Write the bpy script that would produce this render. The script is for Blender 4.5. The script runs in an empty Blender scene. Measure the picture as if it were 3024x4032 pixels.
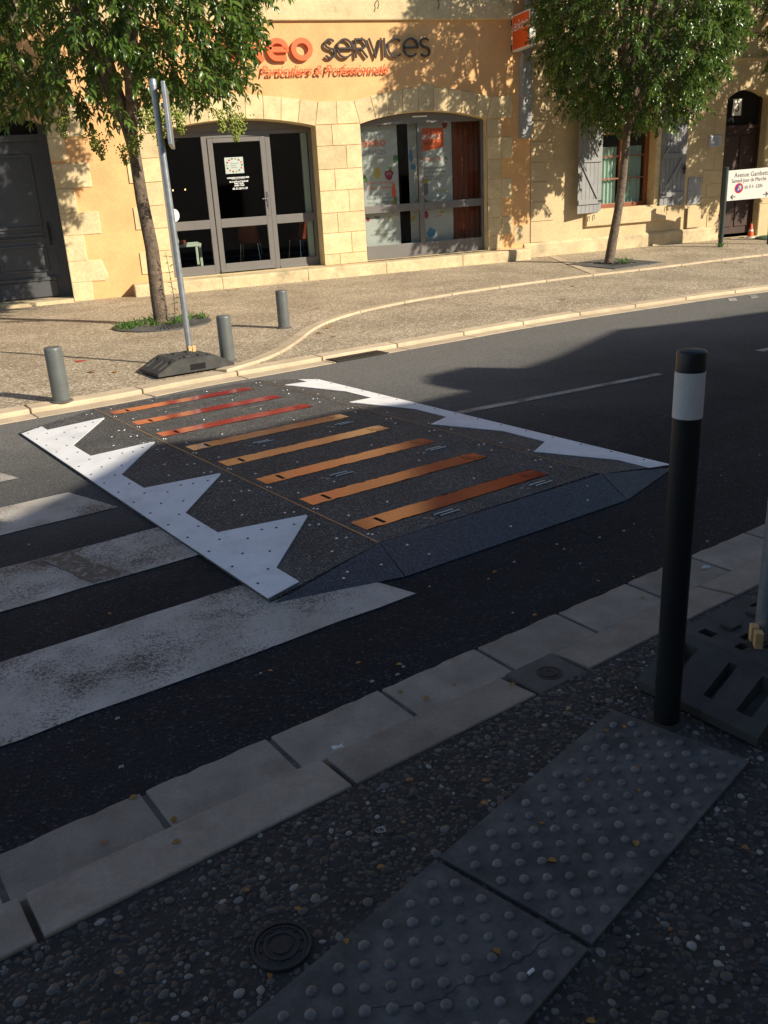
import bpy, bmesh, math, random
import numpy as np
from mathutils import Matrix, Vector
from mathutils.geometry import tessellate_polygon

rnd = random.Random(7)
nr = np.random.default_rng(11)
R_ = math.radians
scene = bpy.context.scene
COL = scene.collection

# ------------------------------------------------------------------ camera, world, sun, exposure
EYE = 1.55
cam = bpy.data.cameras.new('camera')
cam.sensor_fit = 'HORIZONTAL'
cam.sensor_width = 36.0
cam.lens = 40.5
cam.clip_start = 0.05
cam.clip_end = 3000
cam_o = bpy.data.objects.new('camera', cam)
COL.objects.link(cam_o)
cam_o.matrix_world = Matrix(((0.9405073, 0.1594732, -0.3000239, 0.0),
                             (-0.3359267, 0.3039340, -0.8915029, 0.0),
                             (-0.0509834, 0.9392510, 0.3394234, EYE),
                             (0, 0, 0, 1)))
scene.camera = cam_o

SUN_AZ = R_(130.0)      # direction the light travels towards, in plan
SUN_EL = R_(28.5)
world = bpy.data.worlds.new('World')
scene.world = world
world.use_nodes = True
wn = world.node_tree
wn.nodes.clear()
sky = wn.nodes.new('ShaderNodeTexSky')
sky.sky_type = 'NISHITA'
sky.sun_disc = False
sky.sun_elevation = SUN_EL
sky.sun_rotation = math.atan2(-math.cos(SUN_AZ), -math.sin(SUN_AZ))
sky.air_density = 1.0
sky.dust_density = 0.2
sky.ozone_density = 1.3
bg = wn.nodes.new('ShaderNodeBackground')
bg.inputs['Strength'].default_value = 0.083
wo = wn.nodes.new('ShaderNodeOutputWorld')
wn.links.new(sky.outputs[0], bg.inputs[0])
wn.links.new(bg.outputs[0], wo.inputs[0])

sl = bpy.data.lights.new('sun', 'SUN')
sl.energy = 5.0
sl.angle = R_(0.53)
sl.color = (1.0, 0.90, 0.74)
so = bpy.data.objects.new('sun', sl)
COL.objects.link(so)
trav = Vector((math.cos(SUN_AZ) * math.cos(SUN_EL), math.sin(SUN_AZ) * math.cos(SUN_EL), -math.sin(SUN_EL)))
so.rotation_euler = trav.to_track_quat('-Z', 'Y').to_euler()
so.location = (20, -20, 30)

scene.view_settings.view_transform = 'Standard'
scene.view_settings.look = 'None'
scene.view_settings.exposure = 0.5
scene.view_settings.gamma = 1.0
scene.render.resolution_x = 768
scene.render.resolution_y = 1024

# ------------------------------------------------------------------ materials
MATS = {}


def _nodes(name):
    m = bpy.data.materials.new(name)
    m.use_nodes = True
    nt = m.node_tree
    nt.nodes.clear()
    out = nt.nodes.new('ShaderNodeOutputMaterial')
    b = nt.nodes.new('ShaderNodeBsdfPrincipled')
    nt.links.new(b.outputs[0], out.inputs[0])
    MATS[name] = m
    return m, nt, b


def _pos(nt):
    return nt.nodes.new('ShaderNodeNewGeometry').outputs['Position']


def _noise(nt, vec, scale, detail=4, rough=.6):
    n = nt.nodes.new('ShaderNodeTexNoise')
    n.inputs['Scale'].default_value = scale
    n.inputs['Detail'].default_value = detail
    n.inputs['Roughness'].default_value = rough
    nt.links.new(vec, n.inputs['Vector'])
    return n.outputs['Fac']


def _vor(nt, vec, scale, feature='F1', out='Color'):
    n = nt.nodes.new('ShaderNodeTexVoronoi')
    n.feature = feature
    n.inputs['Scale'].default_value = scale
    nt.links.new(vec, n.inputs['Vector'])
    return n.outputs[out]


def _ramp(nt, fac, stops):
    r = nt.nodes.new('ShaderNodeValToRGB')
    e = r.color_ramp.elements
    while len(e) < len(stops):
        e.new(0.5)
    for k, (p, c) in enumerate(stops):
        e[k].position = p
        if not hasattr(c, '__len__'):
            c = (c, c, c)
        e[k].color = (c[0], c[1], c[2], 1)
    nt.links.new(fac, r.inputs[0])
    return r.outputs[0]


def _mix(nt, fac, a, b, mode='MIX'):
    m = nt.nodes.new('ShaderNodeMix')
    m.data_type = 'RGBA'
    m.blend_type = mode
    for s, v in ((m.inputs[0], fac), (m.inputs[6], a), (m.inputs[7], b)):
        if isinstance(v, (int, float)):
            s.default_value = v
        elif isinstance(v, tuple):
            s.default_value = (v[0], v[1], v[2], 1)
        else:
            nt.links.new(v, s)
    return m.outputs[2]


def _math(nt, op, a, b=0.0):
    m = nt.nodes.new('ShaderNodeMath')
    m.operation = op
    for s, v in ((m.inputs[0], a), (m.inputs[1], b)):
        if isinstance(v, (int, float)):
            s.default_value = v
        else:
            nt.links.new(v, s)
    return m.outputs[0]


def _bump(nt, b, h, strength=.3, dist=.01):
    n = nt.nodes.new('ShaderNodeBump')
    n.inputs['Strength'].default_value = strength
    n.inputs['Distance'].default_value = dist
    nt.links.new(h, n.inputs['Height'])
    nt.links.new(n.outputs[0], b.inputs['Normal'])


def pm(name, col, rough=.7, var=.25, scale=6.0, fine=60.0, bump=.25, dist=.004, metallic=0.0,
       spec=.5, dirt=None, objvar=0.0, dirt_scale=2.5, dirt_lo=.55, dirt_hi=.8):
    """general painted/stone surface: two scales of mottling, optional stains, fine relief"""
    m, nt, b = _nodes(name)
    p = _pos(nt)
    n1 = _noise(nt, p, scale, 5)
    n2 = _noise(nt, p, fine, 3)
    lo = tuple(c * (1 - var) for c in col)
    hi = tuple(min(1, c * (1 + var * .7)) for c in col)
    c = _ramp(nt, n1, [(.3, lo), (.7, hi)])
    c = _mix(nt, .35, c, _ramp(nt, n2, [(.3, .35), (.7, .65)]), 'OVERLAY')
    if dirt:
        d = _noise(nt, p, dirt_scale, 6, .65)
        c = _mix(nt, _ramp(nt, d, [(dirt_lo, 0.0), (dirt_hi, .8)]), c, dirt)
    if objvar:
        oi = nt.nodes.new('ShaderNodeObjectInfo')
        f = _math(nt, 'MULTIPLY_ADD', oi.outputs['Random'], 2 * objvar)
        nt.nodes[-1].inputs[2].default_value = 1 - objvar
        hs = nt.nodes.new('ShaderNodeHueSaturation')
        nt.links.new(f, hs.inputs['Value'])
        nt.links.new(c, hs.inputs['Color'])
        c = hs.outputs[0]
    nt.links.new(c, b.inputs['Base Color'])
    b.inputs['Roughness'].default_value = rough
    b.inputs['Metallic'].default_value = metallic
    b.inputs['Specular IOR Level'].default_value = spec
    if bump:
        _bump(nt, b, n2, bump, dist)
    return m


def plain(name, col, rough=.5, metallic=0.0, spec=.5):
    return pm(name, col, rough, .06, 9, 90, .06, .001, metallic, spec)


def mk_asphalt():
    m, nt, b = _nodes('asphalt')
    p = _pos(nt)
    big = _noise(nt, p, .8, 5)
    v = _vor(nt, p, 130)
    sep = nt.nodes.new('ShaderNodeSeparateColor')
    nt.links.new(v, sep.inputs[0])
    c = _ramp(nt, sep.outputs[0], [(0, (.0055, .008, .011)), (.6, (.0125, .0175, .024)), (.93, (.028, .032, .037)), (1, (.095, .10, .11))])
    c = _mix(nt, _ramp(nt, big, [(.35, .0), (.7, .55)]), c, (.024, .028, .034))
    c = _mix(nt, .4, c, _ramp(nt, _noise(nt, p, 9, 5), [(.3, .3), (.7, .7)]), 'OVERLAY')
    du = nt.nodes.new('ShaderNodeVectorMath')
    du.operation = 'DOT_PRODUCT'
    nt.links.new(p, du.inputs[0])
    du.inputs[1].default_value = (.959, .282, 0)
    dvn = nt.nodes.new('ShaderNodeVectorMath')
    dvn.operation = 'DOT_PRODUCT'
    nt.links.new(p, dvn.inputs[0])
    dvn.inputs[1].default_value = (-.282, .959, 0)
    cmb = nt.nodes.new('ShaderNodeCombineXYZ')
    nt.links.new(_math(nt, 'MULTIPLY', du.outputs['Value'], .22), cmb.inputs[0])
    nt.links.new(_math(nt, 'MULTIPLY', dvn.outputs['Value'], 1.5), cmb.inputs[1])
    stk = _noise(nt, cmb.outputs[0], 1.0, 6, .62)
    c = _mix(nt, .8, c, _ramp(nt, stk, [(.3, .30), (.7, .66)]), 'OVERLAY')
    stain = _noise(nt, p, 2.3, 7, .7)
    c = _mix(nt, _ramp(nt, stain, [(.60, 0.0), (.70, .6)]), c, (.012, .012, .013))
    # paler towards the far gutter: sun and shade contrast put into the asphalt colour
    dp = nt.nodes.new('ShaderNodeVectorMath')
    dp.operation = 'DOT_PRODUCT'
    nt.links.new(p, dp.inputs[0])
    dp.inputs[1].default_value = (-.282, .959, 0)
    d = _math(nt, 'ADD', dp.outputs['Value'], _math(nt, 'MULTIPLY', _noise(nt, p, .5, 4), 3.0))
    sun_tint = _ramp(nt, _math(nt, 'MULTIPLY', d, .1), [(.50, 0.0), (.82, .85)])
    c = _mix(nt, sun_tint, c, _ramp(nt, sep.outputs[1], [(0, (.11, .107, .098)), (1, (.26, .252, .235))]))
    nt.links.new(c, b.inputs['Base Color'])
    b.inputs['Roughness'].default_value = .8
    b.inputs['Specular IOR Level'].default_value = .16
    _bump(nt, b, _vor(nt, p, 130, 'F1', 'Distance'), .55, .006)
    return m


def mk_paint():
    """white road paint worn through to the asphalt"""
    m, nt, b = _nodes('road_paint')
    p = _pos(nt)
    c = _ramp(nt, _noise(nt, p, 5, 5), [(.3, (.36, .33, .285)), (.7, (.56, .525, .47))])
    w = _math(nt, 'MULTIPLY_ADD', _noise(nt, p, 1.6, 5), .55)
    nt.nodes[-1].inputs[2].default_value = 0
    w2 = _math(nt, 'ADD', w, _math(nt, 'MULTIPLY', _noise(nt, p, 120, 5, .75), .62))
    c = _mix(nt, _ramp(nt, w2, [(.575, 0.0), (.675, 1.0)]), c, (.035, .035, .037))
    nt.links.new(c, b.inputs['Base Color'])
    b.inputs['Roughness'].default_value = .6
    _bump(nt, b, _vor(nt, p, 130, 'F1', 'Distance'), .3, .003)
    return m


def mk_aggregate():
    """exposed-aggregate pavement, seen from far"""
    m, nt, b = _nodes('aggregate_far')
    p = _pos(nt)
    v = _vor(nt, p, 66)
    sep = nt.nodes.new('ShaderNodeSeparateColor')
    nt.links.new(v, sep.inputs[0])
    c = _ramp(nt, sep.outputs[0], [(0, (.15, .115, .075)), (.35, (.31, .245, .165)), (.75, (.49, .40, .28)), (1, (.82, .72, .56))])
    d = _vor(nt, p, 66, 'F1', 'Distance')
    c = _mix(nt, _ramp(nt, d, [(.40, 0.0), (.65, .35)]), c, (.24, .185, .115))
    c = _mix(nt, .75, c, _ramp(nt, _noise(nt, p, 1.1, 7, .65), [(.3, .30), (.7, .64)]), 'OVERLAY')
    c = _mix(nt, _ramp(nt, _noise(nt, p, .45, 6, .7), [(.56, 0.0), (.72, .45)]), c, (.20, .165, .12))
    nt.links.new(c, b.inputs['Base Color'])
    b.inputs['Roughness'].default_value = .8
    _bump(nt, b, d, -.6, .012)
    return m


def mk_attr(name, rough=.55, spec=.5, bump=.15):
    """colour stored per piece (stones of the aggregate)"""
    m, nt, b = _nodes(name)
    a = nt.nodes.new('ShaderNodeAttribute')
    a.attribute_name = 'tint'
    p = _pos(nt)
    n = _noise(nt, p, 160, 4)
    c = _mix(nt, .6, a.outputs['Color'], _ramp(nt, n, [(.3, .3), (.7, .7)]), 'OVERLAY')
    nt.links.new(c, b.inputs['Base Color'])
    b.inputs['Roughness'].default_value = rough
    b.inputs['Specular IOR Level'].default_value = spec
    _bump(nt, b, n, bump, .002)
    return m


def mk_leaf(name, dark, light, trans=.25, rough=.25, spec=.6):
    m, nt, b = _nodes(name)
    a = nt.nodes.new('ShaderNodeAttribute')
    a.attribute_name = 'tint'
    c = _mix(nt, a.outputs['Fac'], dark, light)
    nt.links.new(c, b.inputs['Base Color'])
    b.inputs['Roughness'].default_value = rough
    b.inputs['Specular IOR Level'].default_value = spec
    tr = nt.nodes.new('ShaderNodeBsdfTranslucent')
    nt.links.new(_mix(nt, .5, c, (light[0] * 1.6, light[1] * 1.7, light[2] * .8)), tr.inputs[0])
    mx = nt.nodes.new('ShaderNodeMixShader')
    mx.inputs[0].default_value = trans
    nt.links.new(b.outputs[0], mx.inputs[1])
    nt.links.new(tr.outputs[0], mx.inputs[2])
    nt.links.new(mx.outputs[0], nt.nodes['Material Output'].inputs[0])
    return m


def mk_glass():
    m = bpy.data.materials.new('window_glass')
    m.use_nodes = True
    nt = m.node_tree
    nt.nodes.clear()
    out = nt.nodes.new('ShaderNodeOutputMaterial')
    t = nt.nodes.new('ShaderNodeBsdfTransparent')
    t.inputs[0].default_value = (.91, .93, .92, 1)
    g = nt.nodes.new('ShaderNodeBsdfGlossy')
    g.inputs['Roughness'].default_value = .02
    lw = nt.nodes.new('ShaderNodeLayerWeight')
    lw.inputs[0].default_value = .5
    refl = _math(nt, 'ADD', _math(nt, 'MULTIPLY', _math(nt, 'POWER', lw.outputs['Facing'], 4.0), .9), .045)
    n = _noise(nt, _pos(nt), 1.2, 2)
    bp = nt.nodes.new('ShaderNodeBump')
    bp.inputs['Strength'].default_value = .02
    nt.links.new(n, bp.inputs['Height'])
    nt.links.new(bp.outputs[0], g.inputs['Normal'])
    mx = nt.nodes.new('ShaderNodeMixShader')
    nt.links.new(refl, mx.inputs[0])
    nt.links.new(t.outputs[0], mx.inputs[1])
    nt.links.new(g.outputs[0], mx.inputs[2])
    nt.links.new(mx.outputs[0], out.inputs[0])
    MATS['window_glass'] = m
    return m


def mk_deck():
    """black grit-coated deck: coarse grains with bright facets"""
    m, nt, b = _nodes('grit_deck')
    p = _pos(nt)
    v = _vor(nt, p, 190)
    sep = nt.nodes.new('ShaderNodeSeparateColor')
    nt.links.new(v, sep.inputs[0])
    c = _ramp(nt, sep.outputs[0], [(0, (.025, .025, .025)), (.50, (.074, .073, .071)), (.88, (.13, .128, .122)), (1, (.34, .335, .32))])
    c = _mix(nt, .45, c, _ramp(nt, _noise(nt, p, 4, 6), [(.3, .28), (.7, .72)]), 'OVERLAY')
    c = _mix(nt, _ramp(nt, _noise(nt, p, 1.6, 6, .65), [(.50, 0.0), (.72, .45)]), c, (.13, .128, .122))
    nt.links.new(c, b.inputs['Base Color'])
    b.inputs['Roughness'].default_value = .68
    b.inputs['Specular IOR Level'].default_value = .22
    _bump(nt, b, sep.outputs[1], .6, .003)
    return m


def mk_slot():
    """red lacquered plate with scuffs, glossy enough to mirror the sunlit front opposite"""
    m, nt, b = _nodes('red_lacquer')
    p = _pos(nt)
    c = _ramp(nt, _noise(nt, p, 7, 5), [(.3, (.27, .014, .012)), (.7, (.38, .020, .017))])
    c = _mix(nt, _ramp(nt, _noise(nt, p, 40, 5, .7), [(.62, 0.0), (.75, .5)]), c, (.06, .02, .015))
    nt.links.new(c, b.inputs['Base Color'])
    b.inputs['Roughness'].default_value = .16
    b.inputs['IOR'].default_value = 1.75
    b.inputs['Specular Tint'].default_value = (1, .60, .42, 1)
    b.inputs['Specular IOR Level'].default_value = .6
    _bump(nt, b, _noise(nt, p, 14, 3), .05, .002)
    return m


def mk_cast_concrete(name, col):
    return pm(name, col, .8, .3, 9, 110, .4, .003, dirt=tuple(c * .45 for c in col))


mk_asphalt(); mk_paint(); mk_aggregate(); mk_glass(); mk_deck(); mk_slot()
mk_attr('pebble_stone', .5, .5)
mk_leaf('privet_leaf', (.026, .064, .014), (.145, .225, .040), .28, .27, .7)
mk_leaf('weed_leaf', (.05, .12, .02), (.12, .22, .04), .3, .45, .4)
mk_leaf('dry_leaf', (.22, .09, .025), (.40, .22, .06), .2, .6, .3)
mk_leaf('blossom', (.20, .26, .05), (.38, .42, .10), .25, .7, .2)
pm('mortar_dark', (.040, .036, .031), .9, .4, 14, 90, .6, .006)
pm('joint_mortar', (.11, .10, .085), .9, .35, 14, 120, .5, .004)
pm('orange_render', (.74, .425, .185), .85, .13, 1.6, 45, .25, .005, dirt=(.54, .30, .13), dirt_scale=1.1, dirt_lo=.5, dirt_hi=.85)
pm('ashlar', (.66, .515, .285), .8, .16, 4.5, 30, .5, .006, objvar=.14, dirt=(.62, .43, .19), dirt_scale=5, dirt_lo=.6, dirt_hi=.95)
pm('ashlar_pointing', (.74, .44, .18), .9, .12, 6, 60, .2, .003)
pm('rough_stone', (.66, .52, .30), .85, .18, 3.5, 22, .6, .012, dirt=(.45, .34, .19), dirt_scale=4)
pm('band_stone', (.64, .50, .28), .85, .16, 2.2, 28, .45, .008, dirt=(.38, .28, .14), dirt_scale=5)
pm('stone_render', (.60, .46, .26), .9, .13, 1.8, 30, .35, .006, dirt=(.40, .32, .20), dirt_scale=1.1, dirt_lo=.52, dirt_hi=.8)
pm('plinth_stone', (.62, .49, .29), .9, .2, 3, 26, .5, .008, dirt=(.20, .17, .12), dirt_scale=2.4, dirt_lo=.5, dirt_hi=.75)
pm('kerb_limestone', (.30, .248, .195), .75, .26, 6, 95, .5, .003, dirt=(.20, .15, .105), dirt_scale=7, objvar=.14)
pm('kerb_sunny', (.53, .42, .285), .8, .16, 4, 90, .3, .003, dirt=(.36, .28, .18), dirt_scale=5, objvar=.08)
pm('tactile_concrete', (.118, .110, .100), .8, .4, 13, 90, .5, .004, dirt=(.045, .043, .042), dirt_scale=9, dirt_lo=.46, dirt_hi=.66)
mk_cast_concrete('cover_concrete', (.115, .10, .085))
pm('worn_skylit_dome', (.155, .149, .141), .45, .25, 40, 160, .25, .002, objvar=.2, dirt=(.10, .10, .10), dirt_scale=30)  # domes paler than the tile: wear, plus sky highlights painted into the colour
pm('cast_iron', (.040, .038, .037), .55, .3, 20, 140, .3, .002, metallic=.4)
pm('grate_iron', (.10, .105, .11), .6, .25, 10, 120, .3, .002, metallic=.3)
pm('bollard_grey', (.115, .125, .12), .42, .16, 7, 150, .12, .001, dirt=(.05, .05, .05), dirt_scale=14, dirt_lo=.68, dirt_hi=.75)
pm('bollard_black', (.010, .012, .014), .38, .2, 6, 150, .1, .001)
pm('reflective_band', (.62, .60, .57), .45, .10, 8, 120, .08, .001, dirt=(.30, .28, .25), dirt_scale=18, dirt_lo=.66, dirt_hi=.8)
pm('galvanised', (.38, .41, .44), .38, .2, 16, 120, .08, .001, metallic=.65)
pm('recycled_rubber', (.050, .050, .047), .8, .35, 9, 220, .6, .004, dirt=(.10, .09, .075), dirt_scale=6)
pm('pale_wood', (.62, .40, .18), .7, .2, 30, 100, .3, .002)
pm('bark', (.155, .115, .080), .9, .5, 16, 48, 1.0, .02, dirt=(.30, .26, .20), dirt_scale=22, dirt_lo=.62, dirt_hi=.72)
pm('alu_frame', (.155, .145, .135), .45, .06, 4, 150, .04, .001)
pm('door_grey', (.075, .078, .082), .5, .12, 3, 90, .1, .002)
pm('shutter_paint', (.245, .245, .24), .6, .10, 6, 90, .15, .002, objvar=.05)
pm('window_wood', (.27, .085, .030), .45, .2, 14, 90, .15, .001)
pm('door_wood', (.050, .022, .015), .55, .25, 10, 80, .2, .002)
pm('lead_grey', (.34, .34, .34), .6, .2, 5, 60, .2, .003, dirt=(.18, .17, .16), dirt_scale=8)
plain('letter_orange', (.86, .13, .025), .45)
plain('letter_black', (.028, .021, .018), .35)
plain('white_plastic', (.80, .80, .78), .4)
plain('sign_orange', (.86, .12, .018), .4)
plain('sign_cream', (.82, .79, .72), .35)
plain('sign_black', (.03, .03, .03), .5)
plain('sign_red', (.60, .035, .03), .4)
plain('sign_blue', (.03, .06, .33), .4)
plain('post_green', (.028, .042, .038), .4)
plain('interior_dark', (.014, .013, .012), .8)
plain('interior_floor', (.02, .02, .022), .6)
plain('poster_white', (.54, .55, .51), .6)
plain('poster_grey', (.20, .20, .20), .6)
plain('poster_green', (.10, .26, .06), .6)
plain('poster_yellow', (.55, .42, .06), .6)
plain('poster_red', (.38, .03, .07), .6)
plain('poster_blue', (.10, .28, .48), .6)
plain('curtain_orange', (.20, .038, .010), .8)
plain('net_curtain', (.42, .58, .50), .9)
plain('pale_green', (.52, .60, .48), .5)
plain('chair_orange', (.22, .038, .012), .5)
plain('chrome', (.6, .6, .6), .25, 1.0)
plain('bolt_steel', (.72, .74, .76), .28, 1.0)
plain('notice_paper', (.50, .53, .60), .7)
plain('warm_lamp', (.9, .5, .15), .4)
plain('tarp_green', (.012, .10, .055), .5)
plain('sign_yellow', (.36, .34, .06), .5)
plain('black_void', (.004, .004, .004), .9)
pm('house_render', (.50, .44, .36), .9, .1, 1, 30, .2, .003)
pm('roof_tile', (.30, .15, .09), .85, .3, 6, 40, .4, .01)
m, nt, b = _nodes('white_plate')
p = _pos(nt)
c = _mix(nt, _ramp(nt, _noise(nt, p, 220, 4, .7), [(.60, 0.0), (.72, .6)]), _ramp(nt, _noise(nt, p, 4, 5), [(.3, (.78, .78, .78)), (.7, (.90, .90, .90))]), (.35, .35, .36))
c = _mix(nt, _ramp(nt, _noise(nt, p, 3.2, 7, .68), [(.50, 0.0), (.72, .55)]), c, (.50, .50, .50))
c = _mix(nt, _ramp(nt, _noise(nt, p, 38, 5, .7), [(.64, 0.0), (.70, .7)]), c, (.30, .30, .31))
nt.links.new(c, b.inputs['Base Color'])
b.inputs['Roughness'].default_value = .55
_bump(nt, b, _noise(nt, p, 260, 4), .3, .002)
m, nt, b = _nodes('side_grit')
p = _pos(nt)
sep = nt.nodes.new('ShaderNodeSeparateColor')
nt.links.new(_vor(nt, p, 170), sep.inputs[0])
c = _ramp(nt, sep.outputs[0], [(0, (.012, .018, .026)), (.6, (.030, .046, .066)), (1, (.085, .115, .15))])  # sky reflection on the sloping sides is put into this blue
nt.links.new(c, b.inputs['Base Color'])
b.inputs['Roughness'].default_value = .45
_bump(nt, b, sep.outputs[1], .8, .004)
m, nt, b = _nodes('lamp_glow')
b.inputs['Emission Color'].default_value = (1, .6, .2, 1)
b.inputs['Emission Strength'].default_value = 3

# ------------------------------------------------------------------ mesh helpers
WL = {}       # world location of every object's origin


def newobj(name, me, loc, parent=None):
    o = bpy.data.objects.new(name, me)
    COL.objects.link(o)
    WL[o.name] = Vector(loc)
    if parent is not None:
        o.parent = parent
        o.location = Vector(loc) - WL[parent.name]
    else:
        o.location = loc
    return o


def mo(name, geo, mat, parent=None, loc=None, smooth=False, bevel=0.0, seg=2):
    """geo = (verts in world space, faces) -> one mesh object"""
    v, f = geo
    v = np.asarray(v, float).reshape(-1, 3)
    if loc is None:
        lo, hi = v.min(0), v.max(0)
        loc = ((lo[0] + hi[0]) / 2, (lo[1] + hi[1]) / 2, lo[2])
    v = v - np.asarray(loc)
    me = bpy.data.meshes.new(name)
    me.from_pydata(v.tolist(), [], [list(x) for x in f])
    me.materials.append(MATS[mat])
    bm = bmesh.new()
    bm.from_mesh(me)
    bmesh.ops.recalc_face_normals(bm, faces=bm.faces)
    bm.to_mesh(me)
    bm.free()
    if smooth:
        me.polygons.foreach_set('use_smooth', [True] * len(me.polygons))
        me.set_sharp_from_angle(angle=R_(38))
    o = newobj(name, me, loc, parent)
    if bevel:
        md = o.modifiers.new('bevel', 'BEVEL')
        md.width = bevel
        md.segments = seg
        md.limit_method = 'ANGLE'
        md.angle_limit = R_(40)
    return o


def empty(name, loc, label=None, cat=None, group=None, kind=None):
    o = newobj(name, None, loc)
    o.empty_display_size = .1
    return tag(o, label, cat, group, kind)


def tag(o, label=None, cat=None, group=None, kind=None):
    for k, v in (('label', label), ('category', cat), ('group', group), ('kind', kind)):
        if v:
            o[k] = v
    return o


def join(*gs):
    V, F, n = [], [], 0
    for v, f in gs:
        V += [tuple(x) for x in v]
        F += [tuple(i + n for i in q) for q in f]
        n += len(v)
    return V, F


def box(x0, x1, y0, y1, z0, z1):
    v = [(x, y, z) for z in (z0, z1) for y in (y0, y1) for x in (x0, x1)]
    return v, [(0, 2, 3, 1), (4, 5, 7, 6), (0, 1, 5, 4), (2, 6, 7, 3), (0, 4, 6, 2), (1, 3, 7, 5)]


def prism(poly, a, b, fn):
    """poly of 2D points extruded between depth a and b; fn(p,q,d)->xyz"""
    n = len(poly)
    v = [fn(p, q, a) for p, q in poly] + [fn(p, q, b) for p, q in poly]
    f = [tuple(range(n)), tuple(range(n, 2 * n))] + [(i, (i + 1) % n, n + (i + 1) % n, n + i) for i in range(n)]
    return v, f


def rot2(v, c, ang):
    ca, sa = math.cos(ang), math.sin(ang)
    return [(c[0] + (x - c[0]) * ca - (y - c[1]) * sa, c[1] + (x - c[0]) * sa + (y - c[1]) * ca, z) for x, y, z in v]


def tube(path, rad, n=10, cap=True):
    """path of 3D points with radii"""
    P = [Vector(p) for p in path]
    if not hasattr(rad, '__len__'):
        rad = [rad] * len(P)
    V, F = [], []
    up = Vector((0.31, 0.17, .93))
    for i, p in enumerate(P):
        t = (P[min(i + 1, len(P) - 1)] - P[max(i - 1, 0)]).normalized()
        a = t.cross(up)
        if a.length < .05:
            a = t.cross(Vector((1, 0, 0)))
        a.normalize()
        b2 = t.cross(a)
        for k in range(n):
            w = 2 * math.pi * k / n
            V.append(tuple(p + (a * math.cos(w) + b2 * math.sin(w)) * rad[i]))
    for i in range(len(P) - 1):
        for k in range(n):
            F.append((i * n + k, i * n + (k + 1) % n, (i + 1) * n + (k + 1) % n, (i + 1) * n + k))
    if cap:
        F.append(tuple(range(n)))
        F.append(tuple((len(P) - 1) * n + k for k in range(n)))
    return V, F


def lathe(prof, c, n=32):
    """prof [(r,z)] around a vertical axis through c"""
    V, F = [], []
    for r, z in prof:
        for k in range(n):
            w = 2 * math.pi * k / n
            V.append((c[0] + r * math.cos(w), c[1] + r * math.sin(w), c[2] + z))
    for i in range(len(prof) - 1):
        for k in range(n):
            F.append((i * n + k, i * n + (k + 1) % n, (i + 1) * n + (k + 1) % n, (i + 1) * n + k))
    F.append(tuple(range(n)))
    F.append(tuple((len(prof) - 1) * n + k for k in range(n)))
    return V, F


def poly_holes(outer, holes, fn):
    loops = [[Vector((p[0], p[1], 0)) for p in lp] for lp in [outer] + holes]
    tri = tessellate_polygon(loops)
    flat = [p for lp in loops for p in lp]
    return [fn(p[0], p[1]) for p in flat], [tuple(t) for t in tri]


def stepfield(us, vs, zf, dig, zb, fn, floor=.012):
    """grid of cells with heights zf(u,v)-dig(i,j); walls where cells differ, skirt down to zb"""
    V, F = [], []

    def quad(*p):
        n = len(V)
        V.extend(p)
        F.append((n, n + 1, n + 2, n + 3))

    def z(i, j, u, v):
        return max(zf(u, v) - dig(i, j), zb + floor) if dig(i, j) else zf(u, v)
    nu, nv = len(us) - 1, len(vs) - 1
    for i in range(nu):
        for j in range(nv):
            u0, u1, v0, v1 = us[i], us[i + 1], vs[j], vs[j + 1]
            quad(fn(u0, v0, z(i, j, u0, v0)), fn(u1, v0, z(i, j, u1, v0)), fn(u1, v1, z(i, j, u1, v1)), fn(u0, v1, z(i, j, u0, v1)))
            for di, dj, (a0, b0), (a1, b1) in ((1, 0, (u1, v0), (u1, v1)), (0, 1, (u0, v1), (u1, v1))):
                ii, jj = i + di, j + dj
                if ii < nu and jj < nv:
                    if dig(ii, jj) != dig(i, j):
                        quad(fn(a0, b0, z(i, j, a0, b0)), fn(a1, b1, z(i, j, a1, b1)), fn(a1, b1, z(ii, jj, a1, b1)), fn(a0, b0, z(ii, jj, a0, b0)))
                else:
                    quad(fn(a0, b0, z(i, j, a0, b0)), fn(a1, b1, z(i, j, a1, b1)), fn(a1, b1, zb), fn(a0, b0, zb))
            if i == 0:
                quad(fn(u0, v0, z(i, j, u0, v0)), fn(u0, v1, z(i, j, u0, v1)), fn(u0, v1, zb), fn(u0, v0, zb))
            if j == 0:
                quad(fn(u0, v0, z(i, j, u0, v0)), fn(u1, v0, z(i, j, u1, v0)), fn(u1, v0, zb), fn(u0, v0, zb))
    return V, F


def text_geo(s, size, fn, depth=0.0, shear=0.0, align='LEFT', bold=0.0, space=1.0):
    """lettering as geometry; fn(px,py,d)->xyz"""
    cu = bpy.data.curves.new('t', 'FONT')
    cu.body = s
    cu.size = size
    cu.shear = shear
    cu.align_x = align
    cu.extrude = depth / 2
    cu.offset = bold
    cu.space_character = space
    cu.resolution_u = 3
    ob = bpy.data.objects.new('t', cu)
    COL.objects.link(ob)
    dg = bpy.context.evaluated_depsgraph_get()
    me = bpy.data.meshes.new_from_object(ob.evaluated_get(dg))
    v = [fn(p.co.x, p.co.y, p.co.z) for p in me.vertices]
    f = [tuple(p.vertices) for p in me.polygons]
    bpy.data.objects.remove(ob)
    bpy.data.curves.remove(cu)
    bpy.data.meshes.remove(me)
    return v, f


def arc(cx, cy, rx, ry, a0, a1, n=18):
    return [(cx + rx * math.cos(R_(a0 + (a1 - a0) * i / n)), cy + ry * math.sin(R_(a0 + (a1 - a0) * i / n))) for i in range(n + 1)]


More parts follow.
